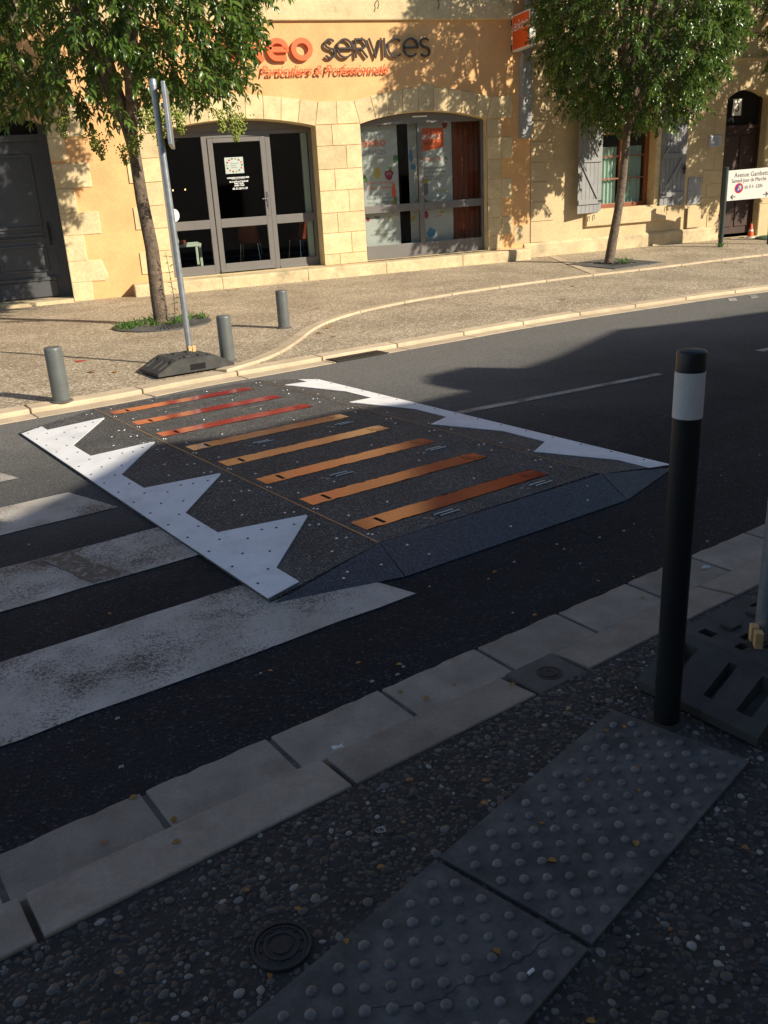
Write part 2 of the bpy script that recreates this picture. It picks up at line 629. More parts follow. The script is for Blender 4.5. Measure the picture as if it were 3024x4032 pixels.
def ribbon(path, w, a, b, fn):
    """flat stroke of width w along a 2D path, extruded from depth a to b"""
    n = len(path)
    L, Rr = [], []
    for i in range(n):
        p, q = path[max(i - 1, 0)], path[min(i + 1, n - 1)]
        if 0 < i < n - 1:
            d1 = Vector((path[i][0] - p[0], path[i][1] - p[1])).normalized()
            d2 = Vector((q[0] - path[i][0], q[1] - path[i][1])).normalized()
            t = (d1 + d2)
            t = t.normalized() if t.length > .01 else d1
            k = 1 / max(.45, abs(t.dot(d1)))
        else:
            t = Vector((q[0] - p[0], q[1] - p[1])).normalized()
            k = 1
        nn = Vector((-t.y, t.x)) * w / 2 * k
        L.append((path[i][0] + nn.x, path[i][1] + nn.y))
        Rr.append((path[i][0] - nn.x, path[i][1] - nn.y))
    V, F = [], []
    for d in (a, b):
        for i in range(n):
            V.append(fn(L[i][0], L[i][1], d))
            V.append(fn(Rr[i][0], Rr[i][1], d))
    m2 = 2 * n
    for i in range(n - 1):
        F += [(2 * i, 2 * i + 1, 2 * i + 3, 2 * i + 2), (m2 + 2 * i, m2 + 2 * i + 2, m2 + 2 * i + 3, m2 + 2 * i + 1),
              (2 * i, 2 * i + 2, m2 + 2 * i + 2, m2 + 2 * i), (2 * i + 1, m2 + 2 * i + 1, m2 + 2 * i + 3, 2 * i + 3)]
    F += [(0, m2, m2 + 1, 1), (2 * n - 2, 2 * n - 1, m2 + 2 * n - 1, m2 + 2 * n - 2)]
    return V, F


def dup(src, loc, rz=0.0, sc=1.0, parent=None):
    o = src.copy()
    COL.objects.link(o)
    WL[o.name] = Vector(loc)
    o.parent = parent
    o.location = Vector(loc) - (WL[parent.name] if parent else Vector((0, 0, 0)))
    o.rotation_euler = (0, 0, rz)
    o.scale = (sc, sc, sc)
    return o


# ------------------------------------------------------------------ frames of the place
TH = R_(16.4)
CU, SU = math.cos(TH), math.sin(TH)


def rd(u, v, z=0.0):
    """road frame: u along the road, v across it"""
    return (u * CU - v * SU, u * SU + v * CU, z)


def rdl(p):
    return [rd(*q) for q in p]


YF = 16.5                     # the fronts across the street
SL = .014                     # the street climbs gently to the right


def fs(x, y, z):
    return (x, y, z + SL * (x - 5))


def fsg(geo):
    return [fs(*p) for p in geo[0]], geo[1]


def fbox(*a):
    return fsg(box(*a))


KF = [(-12, 4.4), (-6, 6.1), (-2.5, 7.13), (-.72, 7.69), (-.27, 7.83), (.32, 7.99), (.64, 8.16), (1.09, 8.33), (1.78, 8.53), (2.4, 8.75), (3.1, 8.98), (4.04, 9.27), (4.8, 9.55),
      (5.96, 9.88), (6.24, 9.94), (7.44, 10.18), (8.46, 10.40), (9.37, 10.53), (10.5, 10.65), (13, 10.8), (30, 11.6)]
IF_ = [(1.30, 8.42), (1.88, 8.90), (2.35, 9.70), (2.69, 10.40), (3.09, 11.0), (3.67, 11.55), (4.14, 11.85), (4.66, 12.13), (5.09, 12.33), (6.29, 12.72), (7.87, 13.08), (8.75, 13.17), (9.68, 13.27), (10.67, 13.42), (11.62, 13.55), (12.53, 13.62), (16, 13.85), (30, 14.6)]


def interp(P, x):
    for (a, b), (c, d) in zip(P, P[1:]):
        if x <= c:
            return b + (d - b) * (x - a) / (c - a)
    return P[-1][1]


def smooth_line(P, it=2):
    for _ in range(it):
        Q = [P[0]]
        for a, b in zip(P, P[1:]):
            Q += [(a[0] * .75 + b[0] * .25, a[1] * .75 + b[1] * .25), (a[0] * .25 + b[0] * .75, a[1] * .25 + b[1] * .75)]
        P = Q + [P[-1]]
    return P


def hp(x, y):
    """height of the far pavement"""
    yk = interp(KF, x)
    base = .22 + SL * (x - 5)
    t = max(0, min(1, (y - yk) / (YF - yk)))
    return .05 + (base - .05) * t


def offset_line(P, d):
    O = []
    for i, p in enumerate(P):
        a, b = P[max(i - 1, 0)], P[min(i + 1, len(P) - 1)]
        t = Vector((b[0] - a[0], b[1] - a[1])).normalized()
        O.append((p[0] - t.y * d, p[1] + t.x * d))
    return O


def resample(P, step):
    """points along P every step, with tangents"""
    out, acc = [P[0]], 0.0
    for a, b in zip(P, P[1:]):
        L = math.hypot(b[0] - a[0], b[1] - a[1])
        s = step - acc
        while s <= L:
            out.append((a[0] + (b[0] - a[0]) * s / L, a[1] + (b[1] - a[1]) * s / L))
            s += step
        acc = (acc + L) % step
    return out


# ------------------------------------------------------------------ ground, road, pavements
g = mo('ground', ([(-900, -900, -.6), (900, -900, -.6), (900, 900, -.6), (-900, 900, -.6)], [(0, 1, 2, 3)]), 'mortar_dark')
tag(g, kind='structure')
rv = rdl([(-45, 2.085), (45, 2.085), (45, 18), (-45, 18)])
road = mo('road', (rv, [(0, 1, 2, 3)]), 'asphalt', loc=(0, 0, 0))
tag(road, kind='structure')


def strip_uv(name, poly, mat, z, parent):
    return mo(name, ([rd(u, v, z) for u, v in poly], [tuple(range(len(poly)))]), mat, parent)


def ue(v):
    return 1.42 - .27 * (v - 4.64)


for v0, v1 in ((2.61, 3.19), (3.65, 4.15), (4.63, 5.12), (5.66, 6.12)):
    pts = [(-4, v0)] + [(-4 + (ue(v0) + 4) * k / 30, v0 + rnd.uniform(-.006, .006)) for k in range(1, 30)] + [(ue(v0), v0), (ue(v1), v1)]
    pts += [(-4 + (ue(v1) + 4) * k / 30, v1 + rnd.uniform(-.006, .006)) for k in range(29, 0, -1)] + [(-4, v1)]
    strip_uv('crossing_stripe', pts, 'road_paint', .004, road)
pm('tar_smear', (.150, .122, .090), .75, .35, 22, 110, .5, .003, dirt=(.34, .315, .28), dirt_scale=26, dirt_lo=.52, dirt_hi=.60)
strip_uv('tar_smear', [(.86, 4.10), (.92, 4.13), (.99, 4.12), (1.02, 4.02), (1.04, 3.92), (1.075, 3.80), (1.10, 3.69), (1.03, 3.67), (.96, 3.668), (.93, 3.78), (.915, 3.88), (.88, 4.0)], 'tar_smear', .0065, road)
strip_uv('lane_line', [(4.1, 4.87), (6.29, 4.64), (6.29, 4.72), (4.1, 4.96)], 'road_paint', .004, road)
strip_uv('lane_line', [(7.75, 4.60), (9.9, 4.50), (9.9, 4.60), (7.75, 4.70)], 'road_paint', .004, road)
for k in range(4):
    x = 8.45 + k * .42
    yk = interp(KF, x) - .32
    mo('bay_marking', ([(x, yk - .26, .004), (x + .13, yk - .26, .004), (x + .33, yk + .02, .004), (x + .20, yk + .02, .004)], [(0, 1, 2, 3)]), 'road_paint', road)

# near pavement: dark mortar bed, stones set in it
ZN = .04
pv = rdl([(-12, -2.6), (14, -2.6), (14, 1.70), (-12, 1.70)])
NP = mo('pavement_near', ([(a, b_, ZN - .006) for a, b_, _ in pv] + [(a, b_, -.1) for a, b_, _ in pv],
                          [(0, 1, 2, 3), (0, 4, 5, 1), (1, 5, 6, 2), (2, 6, 7, 3), (3, 7, 4, 0)]), 'mortar_dark', loc=(0, 0, 0))
tag(NP, kind='structure')

# near kerb: gutter slabs and kerb stones, each a stone of its own
KN = empty('kerb_near', rd(1, 1.9), kind='structure')
bed = rdl([(-12, 1.69), (14, 1.69), (14, 2.08), (-12, 2.08)])
mo('bedding', ([(a, b_, .006) for a, b_, _ in bed] + [(a, b_, -.08) for a, b_, _ in bed], [(0, 1, 2, 3), (0, 4, 5, 1), (1, 5, 6, 2), (2, 6, 7, 3), (3, 7, 4, 0)]), 'joint_mortar', KN)
gj = [-6.0, -3.2, -1.95, -1.52, -1.09, -.67, -.25, .165, .578, .982, 1.406, 1.834, 2.254, 2.664, 3.08, 3.50, 3.92, 4.34, 4.76, 5.6, 9.0]


def wob(a, b, n, amp):
    return [(a + (b - a) * i / n, rnd.uniform(-amp, amp) if 0 < i < n else 0) for i in range(n + 1)]


def drop(u):
    """upstand of the near kerb fades to flush at the crossing"""
    return max(0.0, min(1.0, (1.9 - u) / 1.2))


for a, b in zip(gj, gj[1:]):
    a += .008
    b -= .009
    front = [(u, 2.088 + w) for u, w in wob(a, b, 9, .005)]
    pol = front[::-1] + [(a, 1.882), (b, 1.882)]
    h0 = rnd.uniform(-.0015, .0015)
    n = len(pol)
    V = [rd(u, v, .010 + h0 + (.004 if v > 2 else 0.0)) for u, v in pol] + [rd(u, v, -.05) for u, v in pol]
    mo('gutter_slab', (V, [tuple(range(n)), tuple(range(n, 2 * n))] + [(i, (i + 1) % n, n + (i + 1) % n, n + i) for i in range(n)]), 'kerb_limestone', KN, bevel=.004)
kj = [-6.0, -2.4, -1.5, -.655, .195, 1.044, 1.757]
for a, b in list(zip(kj, kj[1:])) + [(1.997, 2.84), (2.84, 3.69), (3.69, 4.5), (4.5, 9.0)]:
    a += .008
    b -= .009
    ka = .022 + .018 * drop(a)
    kb = .022 + .018 * drop(b)
    V = [rd(a, 1.872, ka - .002), rd(b, 1.872, kb - .002), rd(b, 1.700, max(kb + .004, ZN)), rd(a, 1.700, max(ka + .004, ZN)),
         rd(a, 1.878, -.05), rd(b, 1.878, -.05), rd(b, 1.700, -.05), rd(a, 1.700, -.05)]
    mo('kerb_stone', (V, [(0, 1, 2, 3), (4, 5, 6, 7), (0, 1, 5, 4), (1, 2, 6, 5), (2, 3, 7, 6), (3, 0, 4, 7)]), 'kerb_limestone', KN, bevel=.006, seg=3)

# far side: road edge band of gutter slabs, kerb stones, inner strip
KFs = smooth_line(KF)
KFar = empty('kerb_far', (2, 8.7, 0), kind='structure')


def runs(line, step, lo, hi):
    """cut a polyline into piece outlines of about `step` metres between x lo..hi"""
    pts = [p for p in resample(line, step / 4) if lo <= p[0] <= hi]
    return [pts[i:i + 5] for i in range(0, len(pts) - 4, 4)]


def stone_run(name, seg, d0, d1, z0, z1, mat, parent, gap=.006, bevel=.006, zfn=None):
    P = list(seg)
    t0 = Vector((P[1][0] - P[0][0], P[1][1] - P[0][1])).normalized() * gap
    t1 = Vector((P[-1][0] - P[-2][0], P[-1][1] - P[-2][1])).normalized() * gap
    P[0] = (P[0][0] + t0.x, P[0][1] + t0.y)
    P[-1] = (P[-1][0] - t1.x, P[-1][1] - t1.y)
    A, B = offset_line(P, d0), offset_line(P, d1)
    zz = zfn or (lambda x, y: 0.0)
    V = [(x, y, z0 + zz(x, y)) for x, y in A] + [(x, y, z1 + zz(x, y)) for x, y in B]
    V += [(x, y, z - .12) for x, y, z in V]
    n = len(P)
    F = []
    for i in range(n - 1):
        F += [(i, i + 1, n + i + 1, n + i), (2 * n + i, 3 * n + i, 3 * n + i + 1, 2 * n + i + 1), (i, 2 * n + i, 2 * n + i + 1, i + 1), (n + i, n + i + 1, 3 * n + i + 1, 3 * n + i)]
    F += [(0, n, 3 * n, 2 * n), (n - 1, 3 * n - 1, 4 * n - 1, 2 * n - 1)]
    return mo(name, (V, F), mat, parent, bevel=bevel)


for seg in runs(KFs, 1.0, -3.5, 13.5):
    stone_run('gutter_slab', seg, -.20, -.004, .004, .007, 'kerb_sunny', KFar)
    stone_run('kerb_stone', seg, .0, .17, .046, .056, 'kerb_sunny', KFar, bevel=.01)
for lo, hi in ((-11, -3.5), (13.5, 29)):
    P = [p for p in resample(KFs, .6) if lo <= p[0] <= hi]
    stone_run('kerb_stone', P, .0, .17, .046, .056, 'kerb_sunny', KFar)
INs = smooth_line(IF_)
KIn = empty('kerb_inner', (4, 12, .1), kind='structure')
for seg in runs(INs, 1.0, 1.25, 15):
    stone_run('strip_stone', seg, .0, .15, .030, .022, 'kerb_sunny', KIn, zfn=hp, bevel=.008)
P = [p for p in resample(INs, .6) if 15 <= p[0] <= 29]
stone_run('strip_stone', P, .0, .15, .030, .022, 'kerb_sunny', KIn, zfn=hp)
a, b = (9.43, 16.3), (8.55, 13.22)
V = [(a[0] - .08, a[1], hp(*a) + .006), (a[0] + .08, a[1], hp(*a) + .006), (b[0] + .08, b[1], hp(*b) + .006), (b[0] - .08, b[1], hp(*b) + .006)]
mo('strip_stone', (V + [(x, y, z - .1) for x, y, z in V], [(0, 1, 2, 3), (0, 1, 5, 4), (1, 2, 6, 5), (2, 3, 7, 6), (3, 0, 4, 7)]), 'kerb_sunny', KIn)

# far pavement height field
V, F = [], []
xs = np.linspace(-11.5, 29, 140)
nt_ = 28
for x in xs:
    y0 = interp(KF, x) + .165
    for k in range(nt_):
        y = y0 + (YF + .3 - y0) * k / (nt_ - 1)
        V.append((x, y, hp(x, y)))
for i in range(len(xs) - 1):
    for k in range(nt_ - 1):
        F.append((i * nt_ + k, (i + 1) * nt_ + k, (i + 1) * nt_ + k + 1, i * nt_ + k + 1))
FP = mo('pavement_far', (V, F), 'aggregate_far', loc=(0, 0, 0), smooth=True)
tag(FP, kind='structure')

# ------------------------------------------------------------------ pebbles of the near pavement
TILES = [[(1.853, 1.484), (1.939, 1.076), (1.128, .928), (1.042, 1.334)],
         [(1.028, 1.331), (1.113, .924), (.303, .776), (.218, 1.183)]]


def inside(poly, u, v):
    n = len(poly)
    sg = [(poly[(i + 1) % n][0] - poly[i][0]) * (v - poly[i][1]) - (poly[(i + 1) % n][1] - poly[i][1]) * (u - poly[i][0]) for i in range(n)]
    return all(x > 0 for x in sg) or all(x < 0 for x in sg)


def blob(seed):
    """low rounded stone, upper part only"""
    r = random.Random(seed)
    bm = bmesh.new()
    bmesh.ops.create_icosphere(bm, subdivisions=2, radius=1)
    ph = [r.uniform(0, 6.28) for _ in range(6)]
    for v in bm.verts:
        x, y, z = v.co
        k = 1 + .18 * math.sin(2.2 * x + ph[0]) + .16 * math.sin(2.6 * y + ph[1]) + .12 * math.sin(3.1 * z + ph[2]) + .1 * math.sin(4 * x * y + ph[3])
        v.co *= k
    bmesh.ops.delete(bm, geom=[v for v in bm.verts if v.co.z < -.35], context='VERTS')
    bm.verts.index_update()
    vs = np.array([v.co[:] for v in bm.verts])
    fc = np.array([[v.index for v in f.verts] for f in bm.faces])
    bm.free()
    return vs, fc


BL = [blob(s) for s in range(7)]
tints = [(.030, .027, .024), (.044, .040, .035), (.064, .058, .050), (.092, .083, .070), (.062, .050, .040), (.052, .050, .049), (.125, .115, .10), (.072, .060, .048), (.036, .035, .036)]
PV, PF, PT = [], [], []
off = 0
occ = {}
CELL = .03


def free(u, v, r):
    ci, cj = int(u // CELL), int(v // CELL)
    for i in range(ci - 1, ci + 2):
        for j in range(cj - 1, cj + 2):
            for (a, b_, c) in occ.get((i, j), ()):
                if (a - u) ** 2 + (b_ - v) ** 2 < (.86 * (c + r)) ** 2:
                    return False
    return True


def far_enough(u, v):
    return (u - .608) ** 2 + (v - 1.345) ** 2 > .0046


for attempt in range(52000):
    ph = attempt / 52000
    u = rnd.uniform(-.45, 4.2)
    v = rnd.uniform(.10, 1.694)
    if ph < .06:
        r = rnd.uniform(.0085, .0135)
    elif ph < .3:
        r = rnd.uniform(.0055, .0095)
    else:
        r = rnd.uniform(.0028, .006)
    if any(inside(t, u, v) for t in TILES) or not far_enough(u, v):
        continue
    if not free(u, v, r):
        continue
    occ.setdefault((int(u // CELL), int(v // CELL)), []).append((u, v, r))
    bv, bf = BL[rnd.randrange(7)]
    w = rnd.uniform(0, 6.28)
    c, s = math.cos(w), math.sin(w)
    ex, ey = r * rnd.uniform(1.0, 1.45), r * rnd.uniform(.75, 1.0)
    q = bv * np.array([ex, ey, r * rnd.uniform(.28, .46)])
    x, y = q[:, 0] * c - q[:, 1] * s, q[:, 0] * s + q[:, 1] * c
    px, py, _ = rd(u, v)
    PV.append(np.stack([x + px, y + py, q[:, 2] + ZN - .0062], 1))
    PF.append(bf + off)
    t = np.array(tints[rnd.randrange(len(tints))]) * rnd.uniform(.6, 1.25)
    if rnd.random() < .035:
        t = np.array((.27, .25, .215)) * rnd.uniform(.7, 1.2)
    PT.append(np.tile(np.append(t, 1), (len(bv), 1)))
    off += len(bv)
PV, PF, PT = np.concatenate(PV), np.concatenate(PF), np.concatenate(PT)


def big_mesh(name, V, F, T, mat, parent, loc, smooth=True):
    me = bpy.data.meshes.new(name)
    V = V - np.asarray(loc)
    n = F.shape[1]
    me.vertices.add(len(V))
    me.vertices.foreach_set('co', V.astype(np.float32).ravel())
    me.loops.add(F.size)
    me.loops.foreach_set('vertex_index', F.astype(np.int32).ravel())
    me.polygons.add(len(F))
    me.polygons.foreach_set('loop_start', np.arange(0, F.size, n, dtype=np.int32))
    me.polygons.foreach_set('loop_total', np.full(len(F), n, dtype=np.int32))
    if smooth:
        me.polygons.foreach_set('use_smooth', np.ones(len(F), dtype=bool))
    me.update(calc_edges=True)
    if T.ndim == 2:
        at = me.attributes.new('tint', 'FLOAT_COLOR', 'POINT')
        at.data.foreach_set('color', T.astype(np.float32).ravel())
    else:
        at = me.attributes.new('tint', 'FLOAT', 'POINT')
        at.data.foreach_set('value', T.astype(np.float32).ravel())
    me.materials.append(MATS[mat])
    return newobj(name, me, loc, parent)


pb = big_mesh('pebbles', PV, PF, PT, 'pebble_stone', NP, rd(1, 1, ZN))
tag(pb, kind='stuff')

# tactile tiles with domes
dome_me = None
for ti, T in enumerate(TILES):
    A, B, C, D = T
    V = [rd(u, v, ZN + .004) for u, v in T] + [rd(u, v, -.03) for u, v in T]
    tile = mo('tactile_tile', (V, [(0, 1, 2, 3), (4, 5, 6, 7), (0, 1, 5, 4), (1, 2, 6, 5), (2, 3, 7, 6), (3, 0, 4, 7)]), 'tactile_concrete', NP, bevel=.002)
    a1, a2 = (.0445, -.0300), (.0300, .0440)
    O = (.700, 1.065)
    for i in range(-25, 30):
        for j in range(-25, 30):
            u, v = O[0] + i * a1[0] + j * a2[0] + rnd.uniform(-.0007, .0007), O[1] + i * a1[1] + j * a2[1] + rnd.uniform(-.0007, .0007)
            sh = [(x, y) for x, y in T]
            cx, cy = sum(x for x, y in sh) / 4, sum(y for x, y in sh) / 4
            ins = [(cx + (x - cx) * .955, cy + (y - cy) * .92) for x, y in sh]
            if not inside(ins, u, v):
                continue
            loc = rd(u, v, ZN + .0035)
            if dome_me is None:
                pr = [(.0132, 0), (.0127, .0032), (.0108, .0064), (.0075, .0088), (.0038, .0099), (.0004, .0101)]
                dome_me = mo('dome', lathe(pr, loc, 14), 'worn_skylit_dome', tile, loc=loc, smooth=True)
            else:
                d = dup(dome_me, loc, rnd.uniform(0, 6), rnd.uniform(.88, 1.06), tile)

for k, pth in enumerate([[(.66, 1.10), (.74, 1.045), (.80, 1.02), (.86, 1.025), (.93, 1.0), (1.0, .985), (1.06, 1.0), (1.11, .99)]]):
    pth = [(u + rnd.uniform(-.004, .004), v + rnd.uniform(-.004, .004)) for u, v in smooth_line(pth, 2)]
    mo('crack', ribbon(pth, .0011, .0, .0006, lambda a, b_, d: rd(a, b_, ZN + .0042 + d)), 'mortar_dark', NP)

# covers
cc = rd(.608, 1.345, ZN)
mh = empty('manhole_cover', cc, 'round black cast iron access cover set in pebbled paving beside dotted tiles', 'cover')
mo('frame', lathe([(.067, -.02), (.067, .001), (.0655, .003), (.059, .003), (.058, -.004)], cc, 40), 'cast_iron', mh, smooth=True)
mo('lid', lathe([(.0575, -.02), (.0575, .0), (.050, .0015), (.049, -.001), (.041, -.001), (.040, .0015), (.033, .0015), (.032, -.001), (.024, -.001), (.023, .0015), (.0005, .002)], cc, 40), 'cast_iron', mh, smooth=True)
for k in range(10):
    w = k * math.pi / 5
    p = (cc[0] + .0455 * math.cos(w), cc[1] + .0455 * math.sin(w), cc[2])
    rg = box(p[0] - .003, p[0] + .003, p[1] - .0022, p[1] + .0022, p[2] - .002, p[2] + .0016)
    mo('rib', (rot2(rg[0], p, w), rg[1]), 'cast_iron', mh)
sq = [(1.768, 1.868), (1.986, 1.868), (1.988, 1.704), (1.766, 1.704)]
wc = empty('valve_cover', rd(1.88, 1.78, ZN), 'small round iron valve cover in a square concrete block in the kerb line', 'cover')
V = [rd(u, v, .030) for u, v in sq] + [rd(u, v, -.04) for u, v in sq]
mo('surround', (V, [(0, 1, 2, 3), (4, 5, 6, 7), (0, 1, 5, 4), (1, 2, 6, 5), (2, 3, 7, 6), (3, 0, 4, 7)]), 'cover_concrete', wc, bevel=.004)
c2 = rd(1.884, 1.775, .030)
mo('lid', lathe([(.043, -.01), (.043, .002), (.036, .002), (.035, .0005), (.029, .0005), (.028, .003), (.012, .003), (.011, .0015), (.0005, .0015)], c2, 36), 'cast_iron', wc, smooth=True)

# ------------------------------------------------------------------ speed table
H = .065
st = empty('speed_table', rd(2.8, 4.9), 'black bolted modular speed table with white toothed ends and red slot plates', 'speed hump')


def deck(name, pts, mat, bevel=.002, drop_=None):
    """thick plate from corner points (u,v,z), closed down to the road"""
    n = len(pts)
    V = [rd(u, v, z) for u, v, z in pts] + [rd(u, v, min(.004, z - .001)) for u, v, z in pts]
    return mo(name, (V, [tuple(range(n)), tuple(range(n, 2 * n))] + [(i, (i + 1) % n, n + (i + 1) % n, n + i) for i in range(n)]), mat, st, bevel=bevel)


US, UE_, V0, V1 = 2.10, 3.60, 3.05, 7.05
UL, UR = 1.462, 4.13
# central deck in four modules, with slot recesses
mods = [(V0, 4.10), (4.10, 5.09), (5.09, 6.09), (6.09, V1)]
SB = [3.364, 3.858, 4.355, 4.849, 5.348, 5.856, 6.345, 6.835]      # far edges of the slot plates
SWD = .142
for a, b in mods:
    vs = [a + .0015]
    for s in SB:
        if a < s - SWD / 2 < b:
            vs += [s - SWD - .006, s + .006]
    vs += [b - .0015]
    us = [US + .002, 2.149, 3.386, UE_ - .002]
    mo('deck_panel', stepfield(us, vs, lambda u, v: H, lambda i, j: .008 if (i == 1 and j % 2 == 1) else 0, .002, rd), 'grit_deck', st)
# ramps left and right in three panels each
def zl(u):
    return .012 + (H - .012) * (u - UL) / (US - UL)


def zr(u):
    return .012 + (H - .012) * (UR - u) / (UR - UE_)


rb = [2.985, 4.42, 5.70, 6.98]
for i in range(3):
    a, b = rb[i] + .0015, rb[i + 1] - .0015
    na = .062 if i == 0 else 0
    fb = .07 if i == 2 else 0
    deck('ramp_panel', [(UL, a - (.04 if i == 0 else 0), .012), (US - .002, a + na, H), (US - .002, b + fb, H), (UL, b - (.06 if i == 2 else 0), .012)], 'grit_deck')
    deck('ramp_panel', [(UE_ + .002, a + na * .7, H), (UR, a - (.01 if i == 0 else 0), .012), (UR, b - (.06 if i == 2 else 0), .012), (UE_ + .002, b + fb, H)], 'grit_deck')
# sloping sides
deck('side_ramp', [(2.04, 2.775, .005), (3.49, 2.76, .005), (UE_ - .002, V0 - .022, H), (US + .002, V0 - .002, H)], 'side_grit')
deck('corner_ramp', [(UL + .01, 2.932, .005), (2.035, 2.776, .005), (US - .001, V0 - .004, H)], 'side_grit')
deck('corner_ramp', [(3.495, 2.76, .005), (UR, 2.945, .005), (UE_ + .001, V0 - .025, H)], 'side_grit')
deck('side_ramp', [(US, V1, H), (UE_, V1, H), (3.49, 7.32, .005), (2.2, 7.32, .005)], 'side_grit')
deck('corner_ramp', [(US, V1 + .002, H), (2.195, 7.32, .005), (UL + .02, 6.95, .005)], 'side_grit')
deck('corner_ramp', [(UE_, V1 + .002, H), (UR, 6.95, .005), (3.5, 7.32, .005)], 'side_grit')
# white toothed plates lying on the ramps
TV = [(6.745, 6.645, 6.12), (5.735, 5.625, 5.15), (4.775, 4.600, 4.185), (3.79, 3.605, 3.195)]


def teeth(ub, ui, ut, zf):
    pts = [(ub, 2.965), (ui, 2.995)] if ub < 3 else [(ub, 2.965), (ui, 2.975)]
    for a, t, c in TV[::-1]:
        d = .018 if ut > ui else -.018
        pts += [(ui, c), (ut - d * 1.6, t - .034), (ut - d * .8, t - .020), (ut - d * .25, t - .006), (ut - d * .1, t + .006), (ut - d * .5, t + .014), (ut - d * 1.4, t + .020), (ui, a)]
    pts += [(ui, 6.905), (ub, 6.84)]
    n = len(pts)
    V = [rd(u, v, zf(u) + .006) for u, v in pts] + [rd(u, v, zf(u) + .0015) for u, v in pts]
    return V, [tuple(range(n)), tuple(range(n, 2 * n))] + [(i, (i + 1) % n, n + (i + 1) % n, n + i) for i in range(n)]


mo('toothed_plate', teeth(UL + .003, 1.634, 2.050, zl), 'white_plate', st)
mo('toothed_plate', teeth(UR - .003, 3.95, 3.665, zr), 'white_plate', st)
pm('chamfer_glint', (.34, .215, .105), .45, .3, 12, 120, .2, .002, metallic=.3)  # added tan strips stand in for the reflection off the deck's chamfered edge
for uu, ww in ((US - .006, .0085), (UE_ + .001, .004)):
    mo('chamfer_glint', prism([(uu, V0), (uu + ww, V0), (uu + ww, V1), (uu, V1)], H - .002, H + .0022, rd), 'chamfer_glint', st)
# slot plates: ragged-edged lacquered bars with a finger slot and a bolt at each end
for s in SB:
    us = np.linspace(2.152, 3.383, 40)
    near = [(u, s - SWD + .001 + (rnd.uniform(0, .010) if rnd.random() < .30 else 0)) for u in us]
    far = [(u, s - .001 - (rnd.uniform(0, .010) if rnd.random() < .22 else 0)) for u in us[::-1]]
    near[0], near[-1], far[0], far[-1] = (2.150, s - SWD), (3.384, s - SWD + .004), (3.384, s - .012), (2.150, s - .001)
    pol = near + far
    n = len(pol)
    holes = [[(2.262, s - .122), (2.285, s - .122), (2.285, s - .030), (2.262, s - .030)], [(3.262, s - .110), (3.270, s - .110), (3.270, s - .030), (3.262, s - .030)]]
    g_ = poly_holes(pol, holes, lambda a, b_: rd(a, b_, H + .0016))
    sp = mo('slot_plate', g_, 'red_lacquer', st)
    mo('bolt', lathe([(.009, 0), (.009, .002), (.0005, .0025)], rd(2.182, s - .07, H - .001), 10), 'black_void', sp)
    mo('catch', ([rd(3.295, s - .112, H + .003), rd(3.372, s - .112, H + .003), rd(3.372, s - .030, H + .003), rd(3.295, s - .030, H + .003)], [(0, 1, 2, 3)]), 'red_lacquer', sp)
    for k in range(3):
        uu = 2.42 + .30 * k + rnd.uniform(-.03, .03)
        mo('clip', ([rd(uu, s + .001, H + .0022), rd(uu + .035, s + .001, H + .0022), rd(uu + .035, s + .009, H + .0022), rd(uu, s + .009, H + .0022)], [(0, 1, 2, 3)]), 'black_void', sp)
# bolts
b0 = None
b1_ = None


def dull_bolt(u, v, z):
    global b1_
    loc = rd(u, v, z)
    if b1_ is None:
        b1_ = mo('bolt', lathe([(.0072, 0), (.0072, .0012), (.0050, .0034), (.0005, .0044)], loc, 10), 'grate_iron', st, loc=loc, smooth=True)
    else:
        dup(b1_, loc, 0, 1.0, st)


def bolt(u, v, z, big=1.0):
    global b0
    loc = rd(u, v, z)
    if b0 is None:
        b0 = mo('bolt', lathe([(.0068, 0), (.0068, .0012), (.0050, .0034), (.0005, .0044)], loc, 10), 'bolt_steel', st, loc=loc, smooth=True)
    else:
        dup(b0, loc, 0, big, st)


for s in SB:
    for du, dv in ((0, 0), (.035, -.02)):
        bolt(2.125 + du * .3, s - .19 + dv, H)
    bolt(2.20, s + .09, H)
    bolt(2.55 + rnd.uniform(-.1, .1), s + .12, H)
    bolt(3.05, s + .10, H)
    bolt(3.50, s - .05, H)
    bolt(3.565, s + .09, H)
    bolt(3.53, s + .10, H)
for v in np.arange(3.12, 6.95, .245):
    dull_bolt(1.50, v, zl(1.50) + .006)
    dull_bolt(1.60, v + .09, zl(1.60) + .006)
    dull_bolt(UR - .045, v, zr(UR - .045) + .006)
    if rnd.random() < .8:
        bolt(2.03, v + .1, zl(2.03))
        bolt(1.995, v + .13, zl(1.995))
    if rnd.random() < .7:
        bolt(3.68, v + .06, zr(3.68))
for a, t, c in TV:
    for uu, vv in ((1.70, (a + c) / 2 + .1), (1.70, (a + c) / 2 - .12), (1.80, (a + c) / 2 + .14), (1.94, t - .05), (1.86, (a + c) / 2 + .1)):
        dull_bolt(uu, vv, zl(uu) + .006)
    bolt(1.90, c - .05, zl(1.9))
    bolt(1.83, c + .02 - .3, zl(1.83))
for u, v in ((2.2, 2.97), (2.24, 2.86), (2.75, 2.86), (3.3, 2.86), (3.42, 2.97)):
    bolt(u, v, .005 + (H - .005) * (v - 2.77) / (V0 - 2.77) + .001)
bolt(1.8, 2.90, .027)
bolt(2.0, 2.90, .031)
